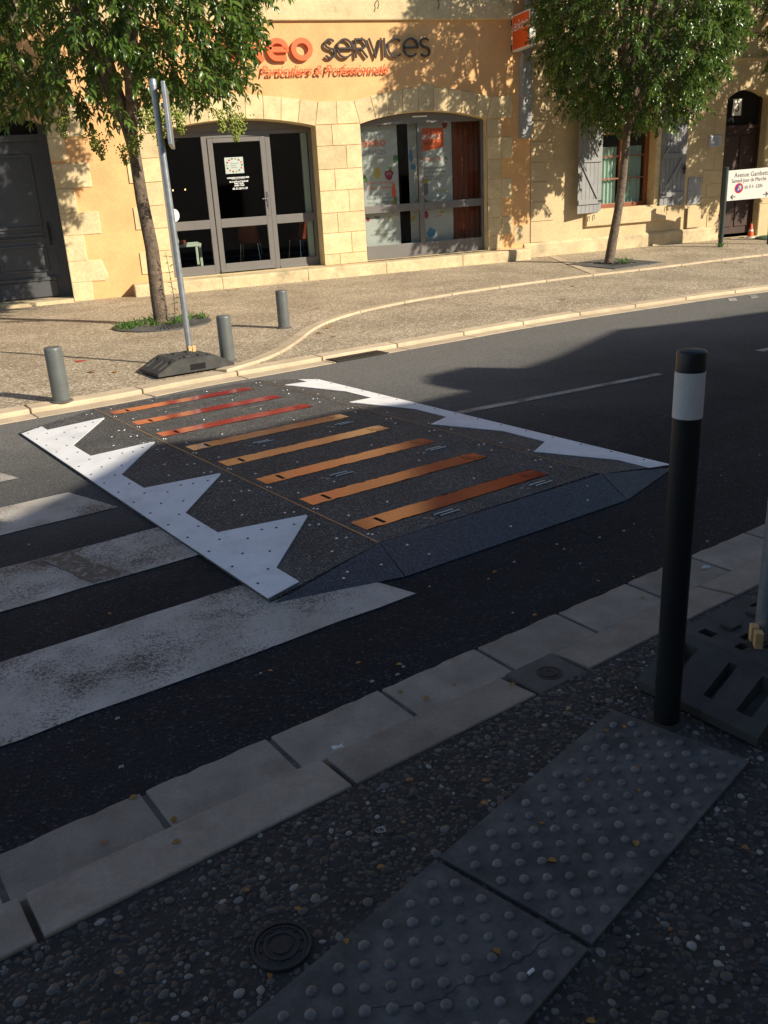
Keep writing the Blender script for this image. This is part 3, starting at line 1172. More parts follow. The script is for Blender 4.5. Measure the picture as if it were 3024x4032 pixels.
# lifting handles in their recesses
hs = [(2.52, 3.125), (2.50, 3.155), (3.18, 3.125), (3.16, 3.155), (2.50, 4.05), (2.48, 4.085), (3.22, 4.07), (3.20, 4.10), (2.52, 5.04), (2.50, 5.07), (3.18, 5.05), (3.16, 5.08), (2.5, 6.55), (3.0, 6.57), (3.0, 6.05), (2.6, 7.0)]
for u, v in hs:
    mo('handle_recess', ([rd(u - .005, v - .004, H + .0012), rd(u + .150, v - .004, H + .0012), rd(u + .150, v + .005, H + .0012), rd(u - .005, v + .005, H + .0012)], [(0, 1, 2, 3)]), 'black_void', st)
    mo('lifting_handle', tube([rd(u + .01, v, H + .001), rd(u + .02, v, H + .0045), rd(u + .125, v, H + .0045), rd(u + .135, v, H + .001)], .0032, 8), 'sign_cream' if v < 5.5 else 'grate_iron', st, smooth=True)  # far handles in the sun get a darker material to dull their brightness
    mo('eyelet', lathe([(.009, 0), (.010, .002), (.006, .0025), (.0055, 0)], rd(u - .045, v, H), 14), 'galvanised', st)

# ------------------------------------------------------------------ bollards
def short_bollard(x, y, label, lean=0):
    z = hp(x, y) - .01
    e = empty('bollard', (x, y, z), label, 'bollard', 'short grey bollards on the far pavement')
    mo('post', lathe([(.074, 0), (.074, .455), (.072, .468), (.062, .478), (.001, .482)], (x, y, z), 32), 'bollard_grey', e, smooth=True)
    mo('footing', lathe([(.074, -.004), (.098, .0), (.092, .012), (.0745, .016)], (x, y, z + .008), 28), 'joint_mortar', e, smooth=True)
    return e


short_bollard(-.225, 7.92, 'short grey steel bollard standing alone at the kerb opposite the white toothed ramp')
short_bollard(1.42, 9.02, 'short grey steel bollard right beside the rubber base of the sign pole')
short_bollard(2.47, 10.9, 'short grey steel bollard beside the curve of the stone strip')

bp = rd(1.418 * CU + 1.765 * SU + .045, -1.418 * SU + 1.765 * CU - .005, 0)
px, py = 1.475, 1.838
tb = empty('tall_bollard', (px, py, ZN - .02), 'tall slim black bollard with a white band near its top', 'bollard')
rb_ = .0375
mo('post', lathe([(rb_, 0), (rb_, .952)], (px, py, ZN - .02), 40), 'bollard_black', tb, smooth=True)
mo('band', lathe([(rb_ + .0012, .952), (rb_ + .0012, 1.073)], (px, py, ZN - .02), 40), 'reflective_band', tb, smooth=True)
mo('footing', lathe([(rb_, 0), (.062, .012), (.055, .020), (rb_ + .0005, .024)], (px, py, ZN - .02), 28), 'mortar_dark', tb, smooth=True)
mo('cap', lathe([(rb_, 1.073), (rb_, 1.121), (rb_ - .0015, 1.1255), (rb_ - .005, 1.128), (.001, 1.130)], (px, py, ZN - .02), 40), 'bollard_black', tb, smooth=True)

# ------------------------------------------------------------------ rubber sign bases, poles, wedges
def sign_base(label, fn, W=.42):
    us = [0, .045, .17, .205, .235, .275, .30, .345, .38, .42, .455, .50, .525, .565, .595, .63, .755, .80]
    vs = [0, .05, .10, .155, .18, .21, .24, .265, .32, .37, W]
    top = .135

    def zf(u, v):
        e = min(u, .80 - u)
        return min(top, .028 + (top - .028) * e / .20)

    def dig(i, j):
        if i in (1,) and j in (1, 4, 5, 8) and j != 5:
            return .055
        if i == 15 and j in (1, 4, 8):
            return .055
        if i in (4, 12) and j in (1, 8):
            return .07
        if i == 6 and j in (3, 6):
            return .06
        if i == 10 and j in (3, 6):
            return .06
        if i == 8 and j in (4, 5):
            return .06
        if i in (4, 12) and j == 5:
            return .05
        return 0
    V, F = stepfield(us, vs, zf, dig, 0, fn)
    lo = fn(.4, W / 2, 0)
    e = empty('ballast_block', lo, label, 'sign base', 'recycled rubber ballast blocks')
    mo('block', (V, F), 'recycled_rubber', e, bevel=.004)
    for i, j in ((.32, .06), (.46, .30), (.32, .30), (.46, .06)):
        q = prism([(i, j), (i + .055, j), (i + .055, j + .045), (i, j + .045)], top, top + .012, lambda p, r, d: fn(p, r, d))
        mo('lug', q, 'recycled_rubber', e, bevel=.003)
    # hand tunnel in the long side
    mo('hand_hole', prism([(.33, .018), (.49, .018), (.49, .075), (.33, .075)], -.002, .03, lambda p, r, d: fn(p, d, r)), 'black_void', e)
    return e


zb1 = .075
sign_base('dark rubber sign base beside a short grey bollard on the far kerb', lambda u, v, z: rd(3.0 + u, 7.885 + v * 1.15, zb1 + z))
sign_base('dark rubber sign base behind the tall black bollard', lambda u, v, z: rd(2.012 + u, 1.10 + v, ZN + .002 + z))


def wedge(c, label, rz):
    e = empty('wooden_wedge', c, label, 'wedge', 'wooden wedges at the sign poles')
    for k, dx in enumerate((-.022, .022)):
        q = prism([(-.016, 0), (.016, 0), (.020, .062), (-.020, .066)], -.012, .012, lambda p, r, d: (c[0] + p + dx, c[1] + d + .006 * k, c[2] + r))
        mo('block', (rot2(q[0], c, rz), q[1]), 'pale_wood', e, bevel=.002)


# far pole and its sign, seen edge on
px2, py2 = 1.035, 8.95
zp = zb1 + .06
sp_ = empty('sign_pole', (px2, py2, zp), 'galvanised pole with a sign seen edge on, rising from the far rubber base', 'sign')
dx_ = -.03
mo('pole', tube([(px2, py2, zp), (px2 - .01, py2, zp + 1.3), (px2 - .025, py2, zp + 2.52)], .030, 20), 'galvanised', sp_, smooth=True)
mo('pole_cap', lathe([(.033, 0), (.033, .05), (.024, .062), (.001, .066)], (px2 - .025, py2, zp + 2.50), 20), 'galvanised', sp_, smooth=True)
aw = R_(81.0)
ux, uy = math.cos(aw), math.sin(aw)
sx, sy = px2 + .020, py2 - .20
zs0, zs1 = zp + 1.99, zp + 2.52


def sgn(p, r, d):
    return (sx + ux * p + uy * d, sy + uy * p - ux * d, r)


mo('sign_panel', prism([(0, zs0), (.68, zs0), (.68, zs1), (0, zs1)], .0, .035, sgn), 'galvanised', sp_, bevel=.006)
mo('panel_back', prism([(.03, zs0 + .03), (.65, zs0 + .03), (.65, zs1 - .03), (.03, zs1 - .03)], -.003, .001, sgn), 'sign_yellow', sp_)
for zz in (zs0 + .18, zs1 - .18):
    mo('clamp', prism([(.20, zz - .02), (.34, zz - .02), (.34, zz + .02), (.20, zz + .02)], -.030, -.003, sgn), 'galvanised', sp_, bevel=.003)
wedge((px2 + .02, py2 - .045, zb1 + .13), 'pale wooden wedge at the foot of the galvanised pole beside the short bollard', .2)
# near pole at the edge of the picture
q = rd(2.372, 1.315, ZN + .05)
np_ = empty('sign_pole', q, 'grey galvanised pole standing in the rubber base behind the tall black bollard', 'sign pole')
mo('pole', tube([q, (q[0], q[1], q[2] + 2.6)], .030, 24), 'galvanised', np_, smooth=True)
mo('pole_cap', lathe([(.032, 0), (.032, .03), (.001, .036)], (q[0], q[1], q[2] + 2.59), 20), 'galvanised', np_, smooth=True)
wedge((q[0] - .048, q[1] - .022, ZN + .125), 'splintered wooden wedge driven beside the pole behind the tall black bollard', 1.0)

# ------------------------------------------------------------------ drain grate in the far gutter
A, B = (2.46, 8.54), (3.10, 8.75)
dg_ = empty('drain_grate', ((A[0] + B[0]) / 2, (A[1] + B[1]) / 2, 0), 'dark slotted iron drain grate in the gutter of the far kerb', 'drain')
dv = Vector((B[0] - A[0], B[1] - A[1])).normalized()
nv_ = Vector((-dv.y, dv.x))


def dgf(p, r, d):
    return (A[0] + dv.x * p + nv_.x * r, A[1] + dv.y * p + nv_.y * r, d)


Lg = math.hypot(B[0] - A[0], B[1] - A[1])
mo('pit', prism([(0, 0), (Lg, 0), (Lg, .22), (0, .22)], .0085, .0095, dgf), 'black_void', dg_)
for r0, r1 in ((0, .02), (.20, .22)):
    mo('rim', prism([(0, r0), (Lg, r0), (Lg, r1), (0, r1)], .008, .016, dgf), 'cast_iron', dg_)
for k in range(16):
    x = .03 + k * (Lg - .06) / 15
    mo('bar', prism([(x - .010, .02), (x + .012, .02), (x + .032, .20), (x + .010, .20)], .0085, .016, dgf), 'cast_iron', dg_)

# ------------------------------------------------------------------ the shop building
def arch_pts(x0, x1, zs, za, n=20):
    """segmental arch from right spring to left spring"""
    w, h = (x1 - x0) / 2, za - zs
    r = (w * w + h * h) / (2 * h)
    cx, cz = (x0 + x1) / 2, za - r
    a = math.asin(w / r)
    return [(cx + r * math.sin(a - 2 * a * i / n), cz + r * math.cos(a - 2 * a * i / n)) for i in range(n + 1)]


def opening(x0, x1, z0, zs, za):
    return [(x0, z0), (x1, z0)] + arch_pts(x0, x1, zs, za)


def rect(x0, x1, z0, z1):
    return [(x0, z0), (x1, z0), (x1, z1), (x0, z1)]


def reveal(poly, y0, y1):
    n = len(poly)
    V = [fs(x, y0, z) for x, z in poly] + [fs(x, y1, z) for x, z in poly]
    return V, [(i, (i + 1) % n, n + (i + 1) % n, n + i) for i in range(n)]


def front_wall(name, x0, x1, z0, z1, holes, mat, parent, yf, depths, rev_mat=None):
    g1 = poly_holes([(x0, z0), (x1, z0), (x1, z1), (x0, z1)], holes, lambda a, b_: fs(a, yf, b_))
    w = mo(name, g1, mat, parent)
    for h, d in zip(holes, depths):
        mo('reveal', reveal(h, yf, yf + d), rev_mat or mat, parent)
    return w


SH = empty('shop_building', (3, YF, .2), 'orange rendered shop building with arched openings framed in pale cut stone', 'building')
HD = opening(-2.45, .03, .10, 3.08, 3.33)         # grey house door at the left
HS = opening(1.80, 4.64, .43, 2.875, 3.04)        # shop door
HW = opening(5.49, 8.08, .44, 2.875, 3.05)        # shop window
upw = [rect(a, a + 1.1, 4.97, 6.9) for a in (-1.8, 1.3, 4.2, 6.45)]
front_wall('wall', -9, 9.02, -.6, 8.4, [HD, HS, HW] + upw, 'orange_render', SH, YF, [.50, .40, .25] + [.25] * 4, 'ashlar')
mo('side_wall', fbox(-9, 9.0, 24.0, 24.2, -.6, 8.4), 'house_render', SH)
mo('side_wall', fbox(-9.0, -8.8, 16.52, 24.0, -.6, 8.4), 'house_render', SH)
mo('side_wall', fbox(8.85, 9.01, 17.0, 23.98, -.6, 8.4), 'house_render', SH)
mo('roof', (lambda v: ([fs(*q) for q in v], [(0, 1, 3, 2), (2, 3, 5, 4), (0, 2, 4), (1, 5, 3)]))([(-9.1, 16.1, 8.35), (9.0, 16.1, 8.35), (-9.1, 20.2, 9.9), (9.0, 20.2, 9.9), (-9.1, 24.4, 8.35), (9.0, 24.4, 8.35)]), 'roof_tile', SH)
for h in upw:
    x0, x1 = h[0][0], h[1][0]
    w = mo('upper_window', fbox(x0, x1, YF + .18, YF + .22, 4.97, 6.9), 'window_wood', SH)
    mo('pane', fbox(x0 + .08, x1 - .08, YF + .165, YF + .178, 5.05, 6.82), 'black_void', w)
    mo('sill', fbox(x0 - .08, x1 + .08, YF - .06, YF + .17, 4.90, 4.965), 'band_stone', SH)
# string band above the lettering
mo('string_band', prism([(-.0, 4.55), (-.055, 4.56), (-.06, 4.575), (-.06, 4.86), (-.05, 4.885), (.0, 4.89)], -9, 8.62, lambda a, b_, d: fs(d, YF + a, b_)), 'band_stone', SH)
for x in (5.92, 7.08):
    mo('shutter_stop', join(fsg(tube([(x, YF - .07, 4.86), (x, YF - .12, 4.84), (x + .01, YF - .12, 4.78), (x - .02, YF - .115, 4.72)], .008, 6))), 'cast_iron', SH)


def stone(poly, proud=.016, mat='ashlar', y=YF, back=.02, bevel=.004):
    """one cut stone standing a little proud of the wall"""
    return mo('stone', prism(poly, y - proud, y + back, lambda a, b_, d: fs(a, d, b_)), mat, SH, bevel=bevel)


J = .004
# left jamb of the shop door
zr_ = [.20, .565, .945, 1.325, 1.705, 2.09, 2.475, 2.862]
for k in range(7):
    xl = 1.25 if k % 2 == 1 else 1.48
    stone(rect(xl, 1.80, zr_[k] + J, zr_[k + 1] - J), .014 + .008 * (k % 2))
# pier between door and window
zp_ = [.43, .63, 1.01, 1.37, 1.76, 2.13, 2.53, 2.885]
for k in range(7):
    xj = 4.945 if k % 2 == 0 else 5.195
    stone(rect(4.64, xj - J, zp_[k] + J, zp_[k + 1] - J), .015)
    stone(rect(xj + J, 5.49, zp_[k] + J, zp_[k + 1] - J), .015)
# right of the window
zw = [.44, .72, 1.06, 1.41, 1.78, 2.15, 2.54, 2.87]
for k in range(7):
    stone(rect(8.08, 8.375, zw[k] + J, zw[k + 1] - J), .012)
    if k % 2 == 1:
        stone(rect(8.383, 8.62, zw[k] + J, zw[k + 1] - J), .012)
    elif k in (2, 4):
        stone(rect(8.383, 8.62, zw[k] + J, zw[k + 1] - J), .002, 'ashlar_pointing')


# voussoirs
def zi_door(x):
    w, h = 1.42, .165
    r = (w * w + h * h) / (2 * h)
    return 3.04 - r + math.sqrt(max(0, r * r - (x - 3.22) ** 2))


def zi_win(x):
    w, h = 1.295, .175
    r = (w * w + h * h) / (2 * h)
    return 3.05 - r + math.sqrt(max(0, r * r - (x - 6.785) ** 2))


def lev(P):
    return [(x, z - SL * (x - 5)) for x, z in P]


EX = lev([(1.35, 3.20), (1.72, 3.26), (2.05, 3.32), (2.4, 3.37), (2.75, 3.41), (3.08, 3.42), (3.40, 3.41), (3.72, 3.38), (4.05, 3.35), (4.39, 3.31), (4.72, 3.27), (5.06, 3.26), (5.39, 3.275), (5.72, 3.345), (6.06, 3.40), (6.36, 3.45), (6.66, 3.475), (6.98, 3.475), (7.29, 3.45), (7.58, 3.41), (7.89, 3.355), (8.19, 3.30), (8.45, 3.31), (8.62, 3.31)])


def ze(x):
    return interp(EX, x)


dtop = [1.42, 1.74, 2.06, 2.39, 2.73, 3.06, 3.40, 3.72, 4.05, 4.39, 4.715]
dbot = [1.56, 1.80, 2.09, 2.40, 2.73, 3.05, 3.38, 3.70, 4.01, 4.32, 4.64]


def voussoir(t0, t1, b0_, b1_, zi, proud=.016, key=0.0):
    n = 5
    top = [(t0 + (t1 - t0) * i / n, ze(t0 + (t1 - t0) * i / n) + key) for i in range(n + 1)]
    if key:
        m_ = max(z for _, z in top)
        top = [(x, m_) for x, _ in top]
    bot = [(b0_ + (b1_ - b0_) * i / n, zi(b0_ + (b1_ - b0_) * i / n)) for i in range(n + 1)]
    top = [(x + (J if i == 0 else -J if i == n else 0), z) for i, (x, z) in enumerate(top)]
    bot = [(x + (J if i == 0 else -J if i == n else 0), z) for i, (x, z) in enumerate(bot)]
    stone(bot + top[::-1], proud)


for i in range(10):
    b0_, b1_ = dbot[i], dbot[i + 1]
    zz = (lambda x: zi_door(x) if x >= 1.80 else 2.87)
    voussoir(dtop[i], dtop[i + 1], b0_, b1_, zz, .014 + .003 * (i % 2))
stone([(4.645, 2.893), (5.05, 2.893), (5.056, ze(5.056)), (4.88, ze(4.88)), (4.724, ze(4.724))], .015)
stone([(5.058, 2.893), (5.488, 2.893), (5.39, ze(5.385)), (5.22, ze(5.22)), (5.064, ze(5.064))], .015)
wtop = [5.397, 5.72, 6.06, 6.355, 6.665, 6.98, 7.285, 7.58, 7.89, 8.19, 8.62]
wbot = [5.495, 5.81, 6.065, 6.345, 6.655, 6.96, 7.245, 7.53, 7.80, 8.06, 8.62]
for i in range(10):
    zz = (lambda x: zi_win(x) if x <= 8.08 else 2.878)
    voussoir(wtop[i], wtop[i + 1], wbot[i], wbot[i + 1], zz, .014 + .003 * (i % 2), .045 if i == 4 else 0)
# worn stones round the grey door
for k, pl in enumerate([
        rect(.03, .62, 2.86, 3.30), [(.03, 2.50), (.30, 2.50), (.30, 2.86), (.03, 2.86)], rect(.03, .63, 2.07, 2.46), rect(.03, .33, 1.68, 2.07), rect(.03, .66, 1.31, 1.68), rect(.03, .36, .88, 1.31),
        [(.03, .53), (.38, .53), (.60, .52), (.655, .56), (.665, .64), (.62, .76), (.60, .87), (.56, .885), (.03, .885)], [(.03, .14), (.35, .14), (.36, .30), (.38, .53), (.03, .53)]]):
    stone(pl, .018 + .006 * (k % 2), 'rough_stone', bevel=.014)
# stone step along the front
for a, b in ((1.06, 2.6), (2.6, 4.2), (4.2, 5.75), (5.75, 7.35), (7.35, 8.86)):
    mo('step_stone', prism([(-.36, .0), (-.36, .40), (-.34, .418), (.0, .428), (.0, .0)], a + .002, b - .002, lambda p, r, d: fs(d, YF + p, r)), 'plinth_stone', SH, bevel=.012)
mo('threshold', fbox(1.80, 4.64, YF, YF + .42, .36, .435), 'ashlar', SH)
mo('threshold', fbox(5.49, 8.08, YF, YF + .27, .36, .445), 'plinth_stone', SH)
mo('doorstep', prism([(-.20, .0), (-.20, .275), (.5, .285), (.5, .0)], -2.40, .02, lambda p, r, d: fs(d, YF + p, r)), 'plinth_stone', SH, bevel=.01)

# grey panelled house door at the left
YD = YF + .44
gd_ = mo('house_door', fbox(-2.3, -.10, YD, YD + .06, .285, 2.86), 'door_grey', SH)
mo('door_frame', fbox(-.10, .03, YD - .05, YD + .08, .285, 3.3), 'door_grey', SH)
mo('door_frame', fbox(-2.45, -2.30, YD - .05, YD + .08, .285, 3.3), 'door_grey', SH)
mo('transom', fbox(-2.3, -.10, YD - .05, YD + .08, 2.86, 2.96), 'door_grey', SH)
mo('fanlight', fbox(-2.3, -.10, YD + .03, YD + .05, 2.96, 3.4), 'black_void', SH)
for xc in (-1.72, -.68):
    for z0, z1 in ((1.46, 2.66), (1.28, 1.40), (.74, 1.20)):
        hw = .40
        fr = [(rect(xc - hw, xc + hw, z1 - .045, z1)), (rect(xc - hw, xc + hw, z0, z0 + .045)), (rect(xc - hw, xc - hw + .045, z0 + .045, z1 - .045)), (rect(xc + hw - .045, xc + hw, z0 + .045, z1 - .045))]
        for r_ in fr:
            mo('moulding', prism(r_, YD - .028, YD + .002, lambda a, b_, d: fs(a, d, b_)), 'door_grey', gd_, bevel=.010)
    mo('kick_board', fbox(xc - .48, xc + .48, YD - .03, YD + .002, .31, .58), 'door_grey', gd_, bevel=.008)
    mo('kick_moulding', fbox(xc - .49, xc + .49, YD - .05, YD + .002, .585, .65), 'door_grey', gd_, bevel=.012)
mo('astragal', fbox(-1.235, -1.165, YD - .03, YD + .001, .30, 2.84), 'door_grey', gd_, bevel=.008)
mo('handle', join(fsg(tube([(-.19, YD - .01, 1.45), (-.19, YD - .06, 1.44), (-.19, YD - .06, 1.28), (-.19, YD - .01, 1.27)], .012, 8)), fbox(-.215, -.165, YD - .012, YD + .001, 1.18, 1.56)), 'cast_iron', gd_)


# aluminium shop front: frame members and panes
def frame_set(parent, y, d, bars, mat='alu_frame'):
    for k, (x0, x1, z0, z1) in enumerate(bars):
        mo('frame_bar', fbox(x0, x1, y - .0015 * (k % 3), y + d, z0, z1), mat, parent, bevel=.006)


YS = YF + .32
sd = empty('shop_front', (3.2, YS, .45), None)
sd.parent = SH
sd.location = Vector((3.2, YS, .45)) - WL[SH.name]
frame_set(sd, YS, .08, [(1.80, 1.96, .435, 2.86), (2.60, 2.70, .435, 2.86), (3.76, 3.85, .435, 2.86), (4.58, 4.68, .435, 2.86),
                        (1.96, 2.60, 2.80, 2.87), (1.96, 2.60, 1.245, 1.40), (1.96, 2.60, .435, .60), (3.85, 4.58, 2.80, 2.87), (3.85, 4.58, 1.245, 1.40), (3.85, 4.58, .435, .60), (2.70, 3.76, 2.77, 2.87)])
hp_ = [(1.80, 2.86), (4.66, 2.86)] + arch_pts(1.80, 4.66, 2.865, 3.05)
mo('head_panel', prism(hp_, YS + .01, YS + .06, lambda a, b_, d: fs(a, d, b_)), 'alu_frame', sd)
mo('pane', fbox(1.97, 2.59, YS + .036, YS + .042, 1.39, 2.81), 'window_glass', sd)
mo('pane', fbox(1.97, 2.59, YS + .036, YS + .042, .59, 1.255), 'window_glass', sd)
mo('pane', fbox(3.86, 4.57, YS + .036, YS + .042, 1.39, 2.81), 'window_glass', sd)
mo('pane', fbox(3.86, 4.57, YS + .036, YS + .042, .59, 1.255), 'window_glass', sd)
mo('fixed_post', fbox(4.46, 4.57, YS + .10, YS + .16, .5, 2.8), 'pale_green', sd)
mo('bottom_rail', prism([(.0, .0), (-.02, .0), (-.02, .03), (.0, .055)], 1.96, 2.60, lambda p, r, d: fs(d, YS + p, .437 + r)), 'alu_frame', sd)
mo('bottom_rail', prism([(.0, .0), (-.02, .0), (-.02, .03), (.0, .055)], 3.85, 4.58, lambda p, r, d: fs(d, YS + p, .437 + r)), 'alu_frame', sd)
dl = empty('door_leaf', (3.23, YS - .02, .45))
dl.parent = SH
dl.location = Vector((3.23, YS - .02, .45)) - WL[SH.name]
YL = YS - .02
frame_set(dl, YL, .06, [(2.705, 2.80, .455, 2.765), (3.66, 3.755, .455, 2.765), (2.80, 3.66, 2.69, 2.765), (2.80, 3.66, 1.245, 1.40), (2.80, 3.66, .455, .61)])
mo('pane', fbox(2.79, 3.67, YL + .028, YL + .034, 1.39, 2.70), 'window_glass', dl)
mo('pane', fbox(2.79, 3.67, YL + .028, YL + .034, .60, 1.255), 'window_glass', dl)
mo('bottom_rail', prism([(.0, .0), (-.02, .0), (-.02, .03), (.0, .055)], 2.71, 3.75, lambda p, r, d: fs(d, YL + p, .457 + r)), 'alu_frame', dl)
mo('handle', join(fbox(3.69, 3.725, YL - .010, YL + .001, 1.55, 1.82), fsg(tube([(3.705, YL - .005, 1.70), (3.705, YL - .05, 1.70), (3.60, YL - .052, 1.70)], .010, 8))), 'chrome', dl, smooth=True)
mo('lock', fsg(tube([(3.707, YL - .015, 1.59), (3.707, YL + .002, 1.59)], .016, 12)), 'chrome', dl)
for z in (1.52, 1.40):
    mo('lock', fsg(tube([(3.707, YL - .006, z), (3.707, YL + .002, z)], .008, 8)), 'cast_iron', dl)

# shop window
YW = YF + .17
sw = empty('shop_window', (6.8, YW, .45))
sw.parent = SH
sw.location = Vector((6.8, YW, .45)) - WL[SH.name]
frame_set(sw, YW, .07, [(5.49, 5.56, .445, 2.90), (8.03, 8.08, .445, 2.90), (6.69, 6.79, .70, 2.86), (5.56, 6.69, 1.30, 1.44), (6.79, 8.03, 1.30, 1.44), (5.56, 8.03, .445, .70)])
mo('head_panel', prism([(5.50, 2.86), (8.08, 2.86)] + arch_pts(5.50, 8.08, 2.866, 3.05), YW + .005, YW + .055, lambda a, b_, d: fs(a, d, b_)), 'alu_frame', sw)
mo('strip_light', fbox(6.60, 6.90, YW - .02, YW + .004, 2.965, 2.99), 'sign_cream', sw, bevel=.004)
for x0, x1 in ((5.55, 6.70), (6.78, 8.04)):
    for z0, z1 in ((1.43, 2.87), (.69, 1.31)):
        mo('pane', fbox(x0, x1, YW + .032, YW + .038, z0, z1), 'window_glass', sw)

# dim room behind
mo('room', ([fs(x, y, z) for z in (.42, 3.4) for y in (17.05, 22.5) for x in (1.2, 8.6)], [(0, 1, 3, 2), (4, 6, 7, 5), (2, 3, 7, 6), (0, 2, 6, 4), (1, 5, 7, 3)]), 'interior_dark', SH)
mo('room_floor', fbox(1.22, 8.58, 16.9, 22.4, .43, .44), 'interior_floor', SH)


# ------------------------------------------------------------------ inside the shop
def fpt(p):
    return fs(*p)


tb_ = empty('side_table', fs(2.2, 17.85, .44), 'pale green side table with magazines seen through the shop door glass', 'table')
mo('table_top', fbox(1.75, 2.50, 17.55, 18.1, .93, .985), 'pale_green', tb_, bevel=.004)
for x in (1.76, 2.45):
    for y in (17.56, 18.05):
        mo('leg', fbox(x, x + .045, y, y + .045, .44, .93), 'pale_green', tb_)
tag(mo('magazine', fbox(2.25, 2.46, 17.62, 17.85, .987, 1.005), 'poster_white'), 'open white magazine lying on the pale green side table', 'magazine')
tag(mo('leaflet_box', fbox(2.10, 2.22, 17.6, 17.68, .987, 1.06), 'chair_orange'), 'small orange leaflet box on the pale green side table', 'box')
q = prism([(1.95, .987), (2.12, .987), (2.08, 1.23), (1.94, 1.23)], 17.74, 17.75, lambda a, b_, d: fs(a, d + (b_ - .98) * .25, b_))
tag(mo('brochure', q, 'poster_white'), 'white brochure propped upright on the pale green side table', 'brochure')


def chair(x, y, rz, label):
    e = empty('chair', fs(x, y, .44), label, 'chair', 'orange shell chairs inside the shop')
    z = .44 + SL * (x - 5)
    V, F = [], []
    n = 8
    for i in range(n + 1):
        t = i / n
        for j in range(7):
            s = (j / 6 - .5)
            if t < .5:
                px_, py_, pz = s * .44, -.2 + t * .8, .45 - .03 * math.sin(t * 2 * math.pi) + .05 * abs(s * 2) ** 3
            else:
                k = (t - .5) * 2
                px_, py_, pz = s * (.44 - .06 * k), .2 + .10 * k - .06 * abs(s * 2) ** 2, .45 + .40 * k
            V.append((x + px_, y + py_, z + pz))
    for i in range(n):
        for j in range(6):
            F.append((i * 7 + j, i * 7 + j + 1, (i + 1) * 7 + j + 1, (i + 1) * 7 + j))
    s_ = mo('shell', (rot2(V, (x, y), rz), F), 'chair_orange', e, smooth=True)
    md = s_.modifiers.new('thick', 'SOLIDIFY')
    md.thickness = .012
    for a in (-.17, .17):
        for b_ in (-.16, .16):
            p0, p1 = (x + a, y + b_, z + .44), (x + a * 1.25, y + b_ * 1.25, z)
            t = tube(rot2([p0, p1], (x, y), rz), .011, 8)
            mo('leg', t, 'chrome', e, smooth=True)


chair(3.60, 18.3, 2.8, 'orange shell chair seen through the middle of the shop door')
chair(4.62, 18.1, 3.6, 'orange shell chair seen through the glass beside the door handle')
for x in (2.22, 2.46):
    o = mo('wall_lamp', lathe([(.005, 0), (.012, .008), (.012, .026), (.005, .034)], fs(x, 18.6, 1.96), 12), 'lamp_glow', smooth=True)
    tag(o, 'small warm lamp glowing in the dark shop interior', 'lamp', 'two lamps glowing inside the shop')


def flat(name, poly, y, mat, parent, th=.002):
    return mo(name, prism(poly, y - th, y, lambda a, b_, d: fs(a, d, b_)), mat, parent)


def ftext(name, s, x, z, size, y, mat, parent, depth=.001, **k):
    gg = text_geo(s, size, lambda a, b_, d: fs(x + a, y - d, z + b_), depth, **k)
    return mo(name, gg, mat, parent)


# ------------------------------------------------------------------ shop lettering
GL = {
    's': [arc(.30, .745, .26, .215, 25, 270, 16)[:-1] + arc(.30, .265, .28, .235, 90, -155, 16)],
    'e': [[(.02, .5), (.88, .5)] + arc(.46, .5, .43, .46, 0, 318, 26)],
    'r': [[(.06, 0), (.06, 1)], [(.06, .95), (.42, .95)] + arc(.42, .715, .26, .235, 90, -90, 12) + [(.06, .48)], [(.36, .48), (.74, 0)]],
    'v': [[(.0, 1), (.36, .04), (.72, 1)]],
    'i': [[(.06, 0), (.06, 1)]],
    'c': [arc(.46, .5, .43, .46, 42, 318, 24)],
    'o': [arc(.50, .5, .40, .40, 0, 360, 32)],
    'E': [[(.10, .50), (.88, .50)] + arc(.50, .5, .39, .40, 0, 90, 8)[1:] + arc(.45, .5, .36, .40, 90, 180, 8), arc(.45, .5, .36, .40, 180, 270, 8) + [(.88, .10)]],
    'x': [[(.0, .0), (.42, .5), (.0, .9)], [(.95, .0), (.53, .5), (.95, .9)]],
    'a': [[(.12, .9), (.55, .9)] + arc(.55, .62, .30, .28, 90, 0, 8) + [(.85, 0)], [(.85, .54), (.42, .54)] + arc(.36, .31, .27, .23, 90, 270, 12) + [(.85, .08)]],
}
ADV = {'s': .66, 'e': .98, 'r': .82, 'v': .80, 'i': .20, 'c': .90, 'o': 1.12, 'E': 1.08, 'x': 1.10, 'a': 1.10}


def logo(word, x, z, h, w, sx, y0, y1, mat, parent, track=.06):
    for ch in word:
        gs = []
        for k, st_ in enumerate(GL[ch]):
            e_ = .0006 * k
            gs.append(ribbon([(x + a * h * sx, z + b_ * h) for a, b_ in st_], w, y0 - e_, y1 - e_ * .5, lambda a, b_, d: fs(a, d, b_)))
        if ch == 'x':
            gs.append(prism(arc(x + .47 * h * sx, z + 1.16 * h, .16 * h, .16 * h, 0, 345, 15), y0, y1, lambda a, b_, d: fs(a, d, b_)))
        mo('letter', join(*gs), mat, parent)
        x += (ADV[ch] + track) * h * sx
    return x


LT = empty('shop_name_lettering', fs(4.9, YF - .06, 3.9), 'raised orange and black shop name lettering on the orange wall', 'sign')
logo('axEo', 2.98, 3.935, .345, .085, 1.10, YF - .070, YF - .030, 'letter_orange', LT, .06)
logo('services', 4.90, 3.955, .315, .031, 1.02, YF - .070, YF - .030, 'letter_black', LT, .045)
TG = empty('tagline_lettering', fs(5.1, YF - .05, 3.6), 'thin raised orange handwritten tagline below the shop name', 'sign')
ftext('words', 'Particuliers & Professionnels', 3.70, 3.70, .225, YF - .055, 'letter_orange', TG, .02, shear=.28, space=.93)

